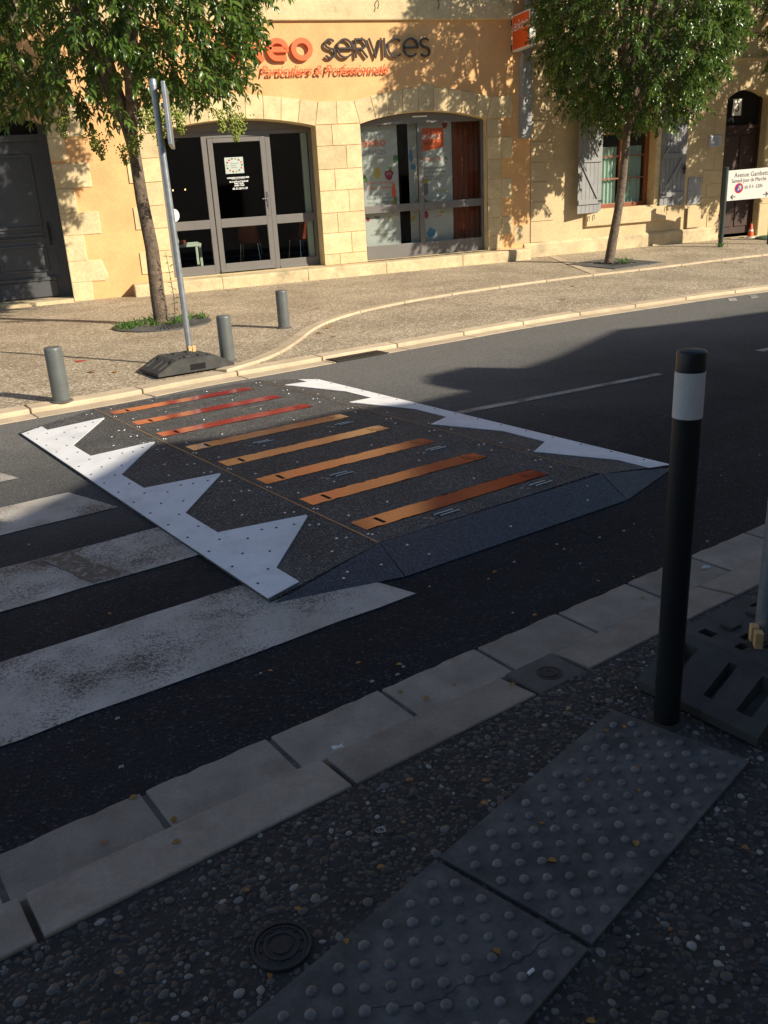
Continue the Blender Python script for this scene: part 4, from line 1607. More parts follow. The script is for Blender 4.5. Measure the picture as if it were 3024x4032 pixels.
# projecting box sign
PS = empty('box_sign', fs(8.6, YF - .05, 4.03), 'square orange projecting box sign with white lettering beside the downpipe', 'sign')
xs_ = 8.57
mo('case', fbox(xs_, xs_ + .12, YF - .78, YF - .10, 4.00, 4.60), 'sign_cream', PS, bevel=.006)
mo('face', fbox(xs_ - .004, xs_ + .001, YF - .755, YF - .125, 4.025, 4.575), 'sign_orange', PS)
mo('face', fbox(xs_ + .119, xs_ + .124, YF - .755, YF - .125, 4.025, 4.575), 'sign_orange', PS)
gg = []
xx = 0.0
for ch in 'axEo':
    for st_ in GL[ch]:
        gg.append(ribbon([(xx + a * .125, b_ * .125) for a, b_ in st_], .024, 0, .002, lambda a, b_, d: fs(xs_ - .0045 - d, YF - .17 - a, 4.33 + b_)))
    if ch == 'x':
        gg.append(prism(arc(xx + .058, .15, .02, .02, 0, 330, 10), 0, .002, lambda a, b_, d: fs(xs_ - .0045 - d, YF - .17 - a, 4.33 + b_)))
    xx += (ADV[ch] + .06) * .125
mo('lettering', join(*gg), 'white_plastic', PS)
for z in (4.08, 4.50):
    mo('bracket', fbox(xs_ + .03, xs_ + .09, YF - .10, YF - .002, z - .05, z + .05), 'cast_iron', PS)

# downpipe guard
DP = empty('downpipe', fs(8.9, YF, 2.5), 'weathered grey boxed downpipe guard running down the seam between the two houses', 'downpipe')
mo('guard', prism([(8.76, 0), (8.78, -.12), (8.99, -.12), (9.01, 0)], 2.48, 4.62, lambda a, b_, d: fs(a, YF + b_ - .002, d)), 'lead_grey', DP, bevel=.012)
mo('pipe', fsg(tube([(8.90, YF - .08, 4.60), (8.90, YF - .08, 8.2)], .055, 16)), 'lead_grey', DP, smooth=True)
for z in (2.75, 3.6):
    mo('strap', fbox(8.75, 9.02, YF - .126, YF - .002, z, z + .03), 'lead_grey', DP)

# banners and posters behind the glass
YB = YW + .16


def blob2(x, z, rx, rz, n=14, seed=0):
    r = random.Random(seed)
    return [(x + rx * (1 + r.uniform(-.25, .25)) * math.cos(2 * math.pi * i / n), z + rz * (1 + r.uniform(-.25, .25)) * math.sin(2 * math.pi * i / n)) for i in range(n)]


def posterlogo(x, z, h, mat1, parent, y):
    gg = []
    for ch in 'axEo':
        for k, st_ in enumerate(GL[ch]):
            gg.append(ribbon([(x + a * h, z + b_ * h) for a, b_ in st_], .22 * h, y - .0015 - .0002 * k, y, lambda a, b_, d: fs(a, d, b_)))
        if ch == 'x':
            gg.append(prism(arc(x + .47 * h, z + 1.2 * h, .16 * h, .16 * h, 0, 330, 10), y - .0015, y, lambda a, b_, d: fs(a, d, b_)))
        x += (ADV[ch] + .06) * h
    mo('logo', join(*gg), mat1, parent)


b1 = empty('roll_up_banner', fs(5.95, YB, .5), 'white roll-up banner with an orange logo and fruit in the shop window', 'banner')
flat('panel', rect(5.57, 6.33, .60, 2.93), YB, 'poster_white', b1, .004)
y_ = YB - .0045
posterlogo(5.62, 2.50, .105, 'letter_orange', b1, y_)
ftext('text', 'SERVICES', 5.62, 2.36, .115, y_, 'poster_grey', b1)
for k, (t, x, z, s, mt) in enumerate([('Particuliers & Professionnels', 5.63, 2.28, .040, 'poster_grey'), ('Maison - Jardinage', 5.66, 1.83, .075, 'letter_orange'), ('Soutien / Dépannage', 5.66, 1.74, .070, 'letter_orange'),
                                       ('Petits travaux', 5.72, 1.62, .075, 'poster_grey'), ('Sécurité & Economies', 5.66, 1.55, .070, 'poster_grey'), ('Services additionnels', 5.66, 1.47, .070, 'poster_grey'),
                                       ('PARTICULIERS', 5.76, .95, .060, 'poster_grey'), ('& PROFESSIONNELS', 5.70, .88, .060, 'poster_grey')]):
    ftext('text', t, x, z, s, y_, mt, b1, shear=.15)
for k, (x, z, rx, rz, mt) in enumerate([(5.90, 2.03, .06, .10, 'poster_yellow'), (6.14, 1.98, .095, .10, 'poster_red'), (6.22, 1.68, .04, .16, 'letter_orange'), (6.25, 1.50, .03, .08, 'poster_green'), (5.64, 1.93, .05, .06, 'poster_green'), (6.28, 2.25, .05, .08, 'poster_green'), (6.15, 2.1, .05, .03, 'poster_green'), (5.98, 2.87, .035, .03, 'poster_red'), (6.10, 1.20, .03, .03, 'poster_yellow'), (5.66, 1.20, .04, .04, 'poster_red'), (5.85, 1.22, .06, .03, 'poster_grey'), (6.2, 1.47, .05, .04, 'poster_yellow')]):
    flat('picture', blob2(x, z, rx, rz, 14, k), y_ - .0002 * k, mt, b1, .001)
ftext('text', '50%', 6.08, 1.98, .06, y_ - .004, 'poster_white', b1)
b2_ = empty('roll_up_banner', fs(7.1, YB + .05, .5), 'white recruitment banner with an orange square logo in the shop window', 'banner')
flat('panel', rect(6.57, 7.49, .62, 2.93), YB + .05, 'poster_white', b2_, .004)
y2 = YB + .0455
flat('logo_square', [(6.82, 2.36), (7.32, 2.43), (7.32, 2.78), (6.82, 2.78)], y2, 'letter_orange', b2_, .001)
posterlogo(6.87, 2.58, .085, 'poster_white', b2_, y2 - .0015)
for k, (t, x, z, s, mt) in enumerate([('SERVICES', 6.90, 2.48, .075, 'letter_black'), ('RECRUTE', 6.90, 2.19, .085, 'letter_orange'), ('plus qu\'un emploi', 6.85, 2.04, .065, 'poster_grey'), ('formation continue', 6.85, 1.97, .065, 'poster_grey'),
                                       ('horaires choisis', 6.88, 1.89, .065, 'poster_grey'), ('missions variées', 6.85, 1.84, .060, 'poster_grey'), ('Jardinage', 7.15, 1.62, .07, 'poster_yellow'), ('Entretien', 7.12, 1.50, .06, 'poster_grey'), ('garde', 7.10, 1.15, .06, 'letter_orange')]):
    ftext('text', t, x, z, s, y2 - .002, mt, b2_)
for k, (x, z, rx, rz, mt) in enumerate([(6.62, 2.30, .04, .12, 'poster_blue'), (6.66, 2.10, .06, .05, 'poster_blue'), (7.35, 2.83, .06, .07, 'poster_red'), (6.90, 1.68, .09, .11, 'poster_grey'), (6.90, 1.40, .09, .10, 'poster_green'), (7.36, 2.2, .05, .06, 'poster_grey'), (6.93, 1.82, .06, .04, 'poster_yellow'), (6.9, 1.2, .05, .08, 'poster_red'), (7.0, .85, .09, .10, 'poster_blue'), (7.25, 1.23, .04, .03, 'poster_yellow'), (6.62, 1.15, .05, .05, 'poster_yellow')]):
    flat('picture', blob2(x, z, rx, rz, 14, 40 + k), y2 - .0002 * k, mt, b2_, .001)
V, F = [], []
for i in range(25):
    x = 7.50 + i * .024
    for z in (.6, 3.0):
        V.append(fs(x, YB + .06 + .02 * math.sin(i * 1.3), z))
for i in range(24):
    F.append((2 * i, 2 * i + 2, 2 * i + 3, 2 * i + 1))
tag(mo('curtain', (V, F), 'curtain_orange', smooth=True), 'dark orange curtain hanging behind the shop window', 'curtain')
ps = empty('door_poster', fs(3.15, YL, 2.15), 'small pale poster with fruit pictures taped inside the shop door glass', 'poster')
yp = YL + .045
flat('sheet', rect(2.99, 3.33, 2.165, 2.44), yp, 'white_plastic', ps, .002)
for k in range(14):
    a = k / 14 * 6.28
    flat('picture', blob2(3.16 + .14 * math.cos(a), 2.305 + .11 * math.sin(a), .018, .016, 8, k), yp - .0025 - .0001 * k, ['poster_green', 'letter_orange', 'poster_red', 'poster_yellow'][k % 4], ps, .0005)
for k in range(3):
    ftext('text', ['votre agence', 'services', 'à domicile'][k], 3.09, 2.33 - .035 * k, .030, yp - .003, 'poster_grey', ps)
hr = empty('opening_hours', fs(3.2, YL, 1.85), 'white opening hours lettering on the shop door glass', 'lettering')
for t, x, z, s in (('HORAIRES D\'OUVERTURES', 3.205, 2.08, .034), ('du Lundi au Vendredi', 3.21, 2.015, .040), ('9h00 12h30', 3.21, 1.98, .036), ('14h00 17h30', 3.21, 1.945, .036), ('05 53 28 91 87', 3.225, 1.89, .046)):
    ftext('text', t, x, z, s, YL + .026, 'white_plastic', hr, align='CENTER', bold=.0012)
flat('underline', rect(3.08, 3.33, 2.066, 2.070), YL + .0255, 'white_plastic', hr, .001)
o = mo('round_sticker', prism(arc(1.98, 1.52, .085, .11, 0, 345, 24), YS - .006, YS - .003, lambda a, b_, d: fs(a, d, b_)), 'white_plastic')
tag(o, 'round white sticker on the shop front frame behind the sign pole', 'sticker')

# ------------------------------------------------------------------ the stone house at the right
RH = empty('stone_house', (14, YF, .25), 'ochre rendered stone house with grey shutters and a brown arched door', 'building')
HWN = rect(10.69, 11.99, 1.06, 2.98)
HDR = opening(13.72, 14.80, .22, 3.06, 3.24)
YR = YF + .012
front_wall('wall', 9.02, 26, -.6, 8.6, [HWN, HDR] + [rect(a, a + 1.1, 5.05, 6.9) for a in (10.5, 13.6, 17)], 'stone_render', RH, YR, [.32, .26, .2, .2, .2], 'ashlar')
mo('side_wall', fbox(9.03, 26, 24, 24.2, -.6, 8.6), 'house_render', RH)
mo('side_wall', fbox(25.8, 26, 16.6, 24, -.6, 8.6), 'house_render', RH)
mo('roof', (lambda v: ([fs(*q) for q in v], [(0, 1, 3, 2), (2, 3, 5, 4), (0, 2, 4), (1, 5, 3)]))([(9.0, 16.1, 8.5), (26.1, 16.1, 8.5), (9.0, 20.2, 10.1), (26.1, 20.2, 10.1), (9.0, 24.4, 8.5), (26.1, 24.4, 8.5)]), 'roof_tile', RH)
for a in (10.5, 13.6, 17):
    w = mo('upper_window', fbox(a, a + 1.1, YR + .15, YR + .18, 5.05, 6.9), 'window_wood', RH)
    mo('pane', fbox(a + .08, a + 1.02, YR + .135, YR + .148, 5.13, 6.82), 'black_void', w)
mo('string_course', fbox(9.03, 26, YR - .05, YR + .01, 4.53, 4.62), 'stone_render', RH, bevel=.01)
mo('string_course', fbox(12.9, 26, YR - .035, YR + .01, 3.80, 3.85), 'stone_render', RH, bevel=.01)
mo('base_course', prism([(-.05, -.3), (-.05, .46), (-.03, .50), (.01, .505), (.01, -.3)], 8.88, 13.70, lambda p, r, d: fs(d, YR + p, r)), 'plinth_stone', RH, bevel=.01)


def rstone(poly, proud=.014, mat='stone_render', bevel=.006):
    return mo('stone', prism(poly, YR - proud, YR + .02, lambda a, b_, d: fs(a, d, b_)), mat, RH, bevel=bevel)


# stones at the seam, stepped quoins of the door, window surround
for k, (a, b, z0, z1) in enumerate([(9.04, 9.55, 2.05, 2.42), (9.04, 9.36, 1.68, 2.04), (9.04, 9.40, 2.43, 2.80), (9.04, 9.62, 2.81, 3.20), (9.04, 9.42, 1.30, 1.67), (9.04, 9.58, .92, 1.29), (9.04, 9.34, .51, .91), (8.66, 9.015, .51, .86)]):
    rstone(rect(a, b, z0, z1), .018)
for k, (a, z0, z1) in enumerate([(13.46, 2.76, 3.2), (13.44, 2.38, 2.75), (13.28, 2.05, 2.37), (13.50, 1.68, 2.04), (13.22, 1.40, 1.67), (13.34, 1.13, 1.39), (13.22, .80, 1.12), (13.40, .50, .79)]):
    rstone(rect(a, 13.715, z0 + .004, z1 - .004), .012)
for a, b, z0, z1 in [(14.81, 15.2, .9, 1.3), (14.81, 15.05, 1.31, 1.7), (14.81, 15.25, 1.71, 2.1), (14.81, 15.05, 2.11, 2.5), (14.81, 15.2, 2.51, 2.9), (14.81, 15.1, .2, .89)]:
    rstone(rect(a, b, z0, z1), .012)
for k in range(5):
    z0 = 1.07 + k * .385
    rstone(rect(12.0, 12.12 + .1 * (k % 2), z0, z0 + .378), .008, 'ashlar')
    rstone(rect(10.50 - .1 * (k % 2), 10.685, z0, z0 + .378), .008, 'ashlar')
mo('window_sill', fbox(10.32, 12.28, YR - .075, YR + .10, .73, 1.03), 'ashlar', RH, bevel=.012)
rstone(rect(10.4, 12.2, 2.99, 3.32), .012, 'ashlar')

# casement window
YC = YR + .24
cw = empty('casement_window', fs(11.3, YC, 1.06))
cw.parent = RH
cw.location = Vector(fs(11.3, YC, 1.06)) - WL[RH.name]
frame_set(cw, YC, .06, [(10.69, 10.78, 1.06, 2.98), (11.90, 11.99, 1.06, 2.98), (11.27, 11.41, 1.06, 2.98), (10.78, 11.27, 2.90, 2.98), (11.41, 11.90, 2.90, 2.98), (10.78, 11.27, 1.06, 1.15), (11.41, 11.90, 1.06, 1.15)], 'window_wood')
for z in (1.62, 2.06, 2.50):
    mo('glazing_bar', fbox(10.775, 11.275, YC + .01, YC + .045, z, z + .028), 'window_wood', cw)
    mo('glazing_bar', fbox(11.405, 11.905, YC + .01, YC + .045, z, z + .028), 'window_wood', cw)
for x0, x1 in ((10.77, 11.28), (11.40, 11.91)):
    for z0, z1 in ((1.14, 1.625), (1.645, 2.065), (2.085, 2.505), (2.525, 2.91)):
        mo('pane', fbox(x0, x1, YC + .026, YC + .031, z0, z1), 'window_glass', cw)
mo('window_ledge', prism([(0, 0), (-.12, -.01), (-.12, -.045), (0, -.045)], 10.70, 11.98, lambda p, r, d: fs(d, YC + p, 1.078 + r)), 'window_wood', cw)
for k, (x0, x1) in enumerate(((10.80, 11.26), (11.42, 11.88))):
    V, F = [], []
    for i in range(31):
        x = x0 + (x1 - x0) * i / 30
        for z in (1.10, 2.26):
            V.append(fs(x, YC + .10 + .018 * math.sin(i * 1.05 + k), z))
    for i in range(30):
        F.append((2 * i, 2 * i + 2, 2 * i + 3, 2 * i + 1))
    tag(mo('curtain', (V, F), 'net_curtain', smooth=True), ['pale green half curtain in the casement beside the shutter that stands off the wall', 'pale green half curtain in the casement beside the shutter lying flat'][k], 'curtain', 'half curtains in the casement window')
mo('room', ([fs(x, y, z) for z in (.9, 3.2) for y in (16.9, 20) for x in (10.2, 12.4)], [(0, 1, 3, 2), (4, 6, 7, 5), (2, 3, 7, 6), (0, 2, 6, 4), (1, 5, 7, 3)]), 'interior_dark', RH)


# plank shutters
def shutter(fn, z0, z1, w, label_parent):
    n = 6
    s = empty('shutter', fn(w / 2, 0, z0))
    s.parent = RH
    s.location = Vector(fn(w / 2, 0, z0)) - WL[RH.name]
    for k in range(n):
        a, b_ = w * k / n + .0025, w * (k + 1) / n - .0025
        mo('plank', prism([(a, 0), (b_, 0), (b_, .026), (a, .026)], z0, z1, lambda p, r, d: fn(p, r, d)), 'shutter_paint', s, bevel=.004)
    zs_ = [z0 + .17, z0 + (z1 - z0) * .50, z1 - .22]
    for z in zs_:
        mo('batten', prism([(.02, .0265), (w - .02, .0265), (w - .02, .058), (.02, .058)], z, z + .095, lambda p, r, d: fn(p, r, d)), 'shutter_paint', s, bevel=.005)
    for za, zb_ in ((zs_[0] + .095, zs_[1]), (zs_[1] + .095, zs_[2])):
        q = prism([(.05, zb_), (.13, zb_), (w - .05, za), (w - .13, za)], .0265, .055, lambda p, r, d: fn(p, d, r))
        mo('brace', q, 'shutter_paint', s, bevel=.004)
    for z in (zs_[0] + .05, zs_[2] + .05):
        mo('hinge', prism([(w - .10, .058), (w + .03, .058), (w + .03, .064), (w - .10, .064)], z - .02, z + .02, lambda p, r, d: fn(p, r, d)), 'cast_iron', s)
    mo('latch', join(prism([(.05, .058), (.08, .058), (.08, .085), (.05, .085)], z0 + .62, z0 + .80, lambda p, r, d: fn(p, r, d)), prism([(.02, .060), (.11, .060), (.11, .07), (.02, .07)], z0 + .70, z0 + .74, lambda p, r, d: fn(p, r, d))), 'cast_iron', s)
    return s


ca, sa = math.cos(R_(13.5)), math.sin(R_(13.5))
shutter(lambda p, r, d: fs(10.665 - (.68 - p) * ca - r * sa, YR - .035 - (.68 - p) * sa - r * ca, d), 1.00, 2.95, .68, 'L')
shutter(lambda p, r, d: fs(12.73 - p, YR - .020 - r, d), 1.02, 2.90, .62, 'R')
for x, z in ((10.36, .93), (10.48, .95), (12.25, 1.0)):
    mo('shutter_hook', fsg(tube([(x, YR, z), (x, YR - .10, z), (x, YR - .105, z - .08)], .008, 6)), 'cast_iron', RH)

# brown door
YO = YR + .20
dr = mo('front_door', fbox(13.78, 14.74, YO, YO + .05, .30, 2.48), 'door_wood', RH)
mo('door_frame', fbox(13.72, 13.785, YO - .02, YO + .06, .22, 3.15), 'door_wood', RH)
mo('door_frame', fbox(14.735, 14.80, YO - .02, YO + .06, .22, 3.15), 'door_wood', RH)
mo('transom', fbox(13.785, 14.735, YO - .02, YO + .06, 2.48, 2.55), 'door_wood', RH)
mo('fanlight', prism([(13.73, 2.55), (14.79, 2.55)] + arch_pts(13.73, 14.79, 3.06, 3.235), YO + .02, YO + .04, lambda a, b_, d: fs(a, d, b_)), 'black_void', RH)
for x0, x1 in ((13.86, 14.22), (14.30, 14.66)):
    for z0, z1 in ((.45, 1.0), (1.12, 2.35)):
        mo('panel', fbox(x0, x1, YO - .02, YO + .001, z0, z1), 'door_wood', dr, bevel=.015)
mo('handle', fsg(tube([(13.84, YO - .005, 1.30), (13.84, YO - .05, 1.30), (13.93, YO - .05, 1.30)], .010, 8)), 'cast_iron', dr)
mo('doorstep', fbox(13.70, 14.82, YR - .10, YO + .06, .0, .225), 'plinth_stone', RH, bevel=.01)
nb = empty('house_number_plate', fs(14.05, YO, 2.73), 'white plate with a black number 3 above the brown door', 'number plate')
mo('plate', prism([(14.02, 2.745), (14.26, 2.745), (14.26, 3.07), (14.04, 3.07)], YO - .006, YO - .001, lambda a, b_, d: fs(a, d, b_)), 'sign_cream', nb)
ftext('number', '3', 14.085, 2.82, .27, YO - .008, 'letter_black', nb, .001)
nt_e = empty('paper_notice', fs(13.5, YR - .02, 2.14), 'white paper notice pinned to the stones left of the brown door', 'notice')
flat('sheet', rect(13.31, 13.62, 2.14, 2.36), YR - .017, 'notice_paper', nt_e, .003)
for k in range(4):
    flat('text_line', rect(13.40 + .02 * (k % 2), 13.56, 2.30 - .04 * k, 2.312 - .04 * k), YR - .0205, 'poster_grey', nt_e, .0008)
flat('emblem', rect(13.335, 13.36, 2.31, 2.34), YR - .0205, 'poster_red', nt_e, .0008)
mb = mo('meter_box', fbox(12.84, 13.19, YR - .02, YR + .01, 1.0, 1.55), 'lead_grey', RH, bevel=.006)
mo('lock', fsg(tube([(12.88, YR - .026, 1.28), (12.88, YR - .018, 1.28)], .010, 8)), 'cast_iron', mb)
mo('lower_cover', fbox(12.84, 13.19, YR - .066, YR - .04, .52, .96), 'stone_render', RH, bevel=.01)

# cone and green tarp by the doorstep
cp = (14.42, 16.27, hp(14.42, 16.27))
tc = empty('traffic_cone', cp, 'small orange and white traffic cone standing by the brown door', 'cone')
mo('foot', lathe([(.09, 0), (.09, .02), (.07, .024)], cp, 20), 'white_plastic', tc)
mo('lower_cone', lathe([(.066, .024), (.050, .14)], cp, 24), 'letter_orange', tc, smooth=True)
mo('white_sleeve', lathe([(.051, .14), (.043, .175)], cp, 24), 'white_plastic', tc, smooth=True)
mo('tip', lathe([(.043, .175), (.016, .30), (.008, .305)], cp, 24), 'letter_orange', tc, smooth=True)
V, F = [], []
for i in range(13):
    for j in range(9):
        x, y = 14.30 + i * .085, 15.62 + j * .055
        V.append((x + rnd.uniform(-.01, .01), y + .02 * math.sin(i), hp(x, y) + .012 + .05 * abs(math.sin(i * .55) * math.sin(j * .7 + .4)) + rnd.uniform(0, .008)))
for i in range(12):
    for j in range(8):
        F.append((i * 9 + j, i * 9 + j + 1, i * 9 + j + 10, i * 9 + j + 9))
tag(mo('tarp', (V, F), 'tarp_green', smooth=True), 'crumpled dark green tarp lying in front of the brown door', 'tarp')

# ------------------------------------------------------------------ street sign on two posts
P1, P2 = Vector((12.86, 15.36)), Vector((13.86, 15.08))
dirS = (P2 - P1).normalized()
nS = Vector((dirS.y, -dirS.x))
z1_ = hp(P1.x, P1.y)
SG = empty('market_day_sign', (P1.x, P1.y, z1_), 'cream street sign about market day parking on two dark green posts', 'street sign')
TILT = .030


def sgp(a, b_, d):
    return (P1.x + dirS.x * a + nS.x * d, P1.y + dirS.y * a + nS.y * d, b_ + TILT * a)


for pnt in (P1, P2):
    zz = hp(pnt.x, pnt.y)
    mo('post', tube([(pnt.x, pnt.y, zz - .02), (pnt.x, pnt.y, 1.80 if pnt is P1 else 1.84)], .048, 20), 'post_green', SG, smooth=True)
    mo('post_cap', lathe([(.051, 0), (.051, .02), (.03, .032), (.001, .035)], (pnt.x, pnt.y, 1.79 if pnt is P1 else 1.83), 20), 'post_green', SG, smooth=True)
mo('panel', prism([(.045, 1.165), (.955, 1.165), (.955, 1.745), (.045, 1.745)], -.015, .02, sgp), 'sign_cream', SG, bevel=.004)


def stext(s, a, z, size, mat='sign_black', **k):
    mo('lettering', text_geo(s, size, lambda p, r, d: sgp(a + p * .77, z + r, .0212 + d), .001, **k), mat, SG)


stext('Avenue Gambetta', .17, 1.605, .128, space=1.02)
stext('Samedi Jour de Marché', .12, 1.505, .106, space=.95)
stext('de 0 h  à20h', .40, 1.375, .098)
cxs, czs = .285, 1.395
mo('disc_rim', prism(arc(cxs, czs, .088, .098, 0, 350, 30), .0205, .0225, sgp), 'sign_red', SG)
mo('disc', prism(arc(cxs, czs, .064, .072, 0, 350, 30), .0226, .0236, sgp), 'sign_blue', SG)
mo('disc_sticker', prism([(cxs - .03, czs - .05), (cxs + .045, czs - .03), (cxs + .05, czs + .04), (cxs + .01, czs + .055), (cxs - .02, czs + .01)], .0237, .0243, sgp), 'poster_white', SG)
mo('disc_bar', ribbon([(cxs - .05, czs + .055), (cxs + .05, czs - .055)], .016, .0244, .025, sgp), 'sign_red', SG)
for a, s in ((.13, 1), (.80, -1)):
    mo('arrow', join(ribbon([(a + (.10 if s > 0 else 0), 1.235), (a + (0 if s > 0 else .10), 1.235)], .016, .0212, .0222, sgp),
                     ribbon([(a + (.045 if s > 0 else .055), 1.278), (a + (0 if s > 0 else .10), 1.235), (a + (.045 if s > 0 else .055), 1.192)], .018, .0214, .0226, sgp)), 'sign_black', SG)

# ------------------------------------------------------------------ trees
LEAF = np.array([(0, 0, 0), (.30, .40, .06), (.30, 0, -.04), (.30, -.40, .06), (.66, .33, .02), (.66, 0, -.08), (.66, -.33, .02), (1, 0, -.26)])
LFACE = np.array([(0, 2, 1), (0, 3, 2), (1, 2, 5), (1, 5, 4), (2, 3, 6), (2, 6, 5), (4, 5, 7), (5, 6, 7)])


def leaf_batch(P, D, N, L, W):
    """P base points, D directions, N approximate normals, L lengths, W widths"""
    D = D / np.linalg.norm(D, axis=1, keepdims=True)
    S = np.cross(N, D)
    S /= np.maximum(np.linalg.norm(S, axis=1, keepdims=True), 1e-6)
    N2 = np.cross(D, S)
    k = len(P)
    V = (P[:, None, :] + LEAF[None, :, 0:1] * (D * L[:, None])[:, None, :] + LEAF[None, :, 1:2] * (S * W[:, None])[:, None, :]
         + LEAF[None, :, 2:3] * (N2 * L[:, None])[:, None, :])
    F = (LFACE[None] + (np.arange(k) * 8)[:, None, None])
    return V.reshape(-1, 3), F.reshape(-1, 3)


def privet(base, label, trunk, limbs_at, cen, rad, ntw, seed, group, zmin, leaf_l=.125, trunk_r=(.105, .085, .072)):
    r = np.random.default_rng(seed)
    e = empty('privet_tree', base, label, 'tree', group)
    n = len(trunk)
    rr = np.interp(np.linspace(0, 1, n), np.linspace(0, 1, len(trunk_r)), trunk_r)
    mo('trunk', tube(trunk, list(rr), 14), 'bark', e, smooth=True)
    top = Vector(trunk[-1])
    cen = np.array(cen)
    rad = np.array(rad)
    # limbs
    tips = []
    for k in range(11):
        a = k * 2.399 + r.uniform(-.3, .3)
        el = r.uniform(.30, 1.25)
        ln = r.uniform(.62, .9)
        tgt = cen + rad * np.array([math.cos(a) * math.cos(el), math.sin(a) * math.cos(el), math.sin(el) - .25]) * ln
        s = top - Vector((0, 0, r.uniform(0, .35)))
        mid = s.lerp(Vector(tgt), .45) + Vector((r.uniform(-.12, .12), r.uniform(-.12, .12), -.10 + .22 * el))
        pts = [s, s.lerp(mid, .5) + Vector((0, 0, .05)), mid, mid.lerp(Vector(tgt), .55), Vector(tgt)]
        mo('limb', tube(pts, [.058, .046, .036, .022, .010], 8), 'bark', e, smooth=True)
        tips += [pts[2], pts[3], pts[4]]
        for _ in range(3):
            q = Vector(tgt) + Vector((r.uniform(-.6, .6), r.uniform(-.6, .6), r.uniform(-.3, .5)))
            w = mid.lerp(Vector(tgt), r.uniform(.2, .8))
            mo('branch', tube([w, w.lerp(q, .5) + Vector((0, 0, .06)), q], [.016, .011, .005], 6), 'bark', e, smooth=True)
    # twigs with leaf pairs: outer shell dense, inside sparse, clumped
    cl = r.normal(size=(70, 3))
    cl /= np.linalg.norm(cl, axis=1, keepdims=True)
    P, D, N, L, W, T = [], [], [], [], [], []
    twV, twF, tn = [], [], 0
    done = 0
    while done < ntw:
        d = r.normal(size=3)
        d /= np.linalg.norm(d)
        near = np.max(cl @ d)
        k = (.80 + .24 * (near - .80) / .2 if near > .80 else .72) + r.uniform(-.10, .06)
        if r.random() < .14:
            k *= r.uniform(.5, .95)
        p = cen + rad * d * k
        if p[2] < zmin + r.uniform(-.15, .25) or p[1] > YF - .25:
            continue
        if near < .88 and r.random() < .76:
            continue
        done += 1
        od = d * np.array([1, 1, .55]) + r.normal(size=3) * .45 + np.array([0, 0, -.05])
        od /= np.linalg.norm(od)
        ln = r.uniform(.26, .50)
        npair = int(ln / .046)
        q = p - od * .1
        dd = od.copy()
        side = np.cross(dd, [0, 0, 1.0])
        if np.linalg.norm(side) < .1:
            side = np.array([1.0, 0, 0])
        side /= np.linalg.norm(side)
        path = [q.copy()]
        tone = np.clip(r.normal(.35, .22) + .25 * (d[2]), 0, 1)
        for i in range(npair):
            q = q + dd * ln / npair
            dd = dd + np.array([0, 0, -.055])
            dd /= np.linalg.norm(dd)
            path.append(q.copy())
            if i % 2 == 0:
                s2 = side
            else:
                s2 = np.cross(dd, side)
            f = .75 + .25 * math.sin(math.pi * (i + 1) / (npair + 1))
            for sg in (1, -1):
                ld = s2 * sg * .85 + dd * .62 + np.array([0, 0, -.34]) + r.normal(size=3) * .18
                P.append(q)
                D.append(ld)
                N.append(np.array([0, 0, 1.0]) + dd * .3 + r.normal(size=3) * .30)
                L.append(leaf_l * f * r.uniform(.55, 1.25))
                W.append(leaf_l * .52 * f * r.uniform(.8, 1.1))
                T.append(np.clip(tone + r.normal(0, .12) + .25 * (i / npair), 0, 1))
        for sg in (0.0,):
            P.append(q)
            D.append(dd + np.array([0, 0, -.1]))
            N.append(np.array([0, 0, 1.0]) + r.normal(size=3) * .2)
            L.append(leaf_l * .8)
            W.append(leaf_l * .4)
            T.append(min(1, tone + .3))
        tv, tf = tube([path[0], path[len(path) // 2], path[-1]], [.004, .003, .002], 4, False)
        twV += tv
        twF += [tuple(i + tn for i in f_) for f_ in tf]
        tn = len(twV)
    V, F = leaf_batch(np.array(P), np.array(D), np.array(N), np.array(L), np.array(W))
    cr = big_mesh('crown', V, F, np.repeat(np.array(T), 8), 'privet_leaf', e, tuple(cen))
    mo('twigs', (twV, twF), 'bark', e)
    return e


def panicle(parent, c, s, seed):
    """hanging head of small pale green buds"""
    r = np.random.default_rng(seed)
    bm = bmesh.new()
    bmesh.ops.create_icosphere(bm, subdivisions=1, radius=1)
    bm.verts.index_update()
    bv = np.array([v.co[:] for v in bm.verts])
    bf = np.array([[v.index for v in f.verts] for f in bm.faces])
    bm.free()
    n = 190
    V, F, T = [], [], []
    for i in range(n):
        t = r.random()
        w = s * (.55 * (1 - t) + .12)
        p = np.array(c) + np.array([r.normal(0, .45) * w, r.normal(0, .45) * w, -t * s * 1.1])
        V.append(bv * r.uniform(.007, .013) + p)
        F.append(bf + i * len(bv))
        T.append(np.full(len(bv), r.random()))
    big_mesh('flower_head', np.concatenate(V), np.concatenate(F), np.concatenate(T), 'blossom', parent, tuple(c))['kind'] = 'stuff'


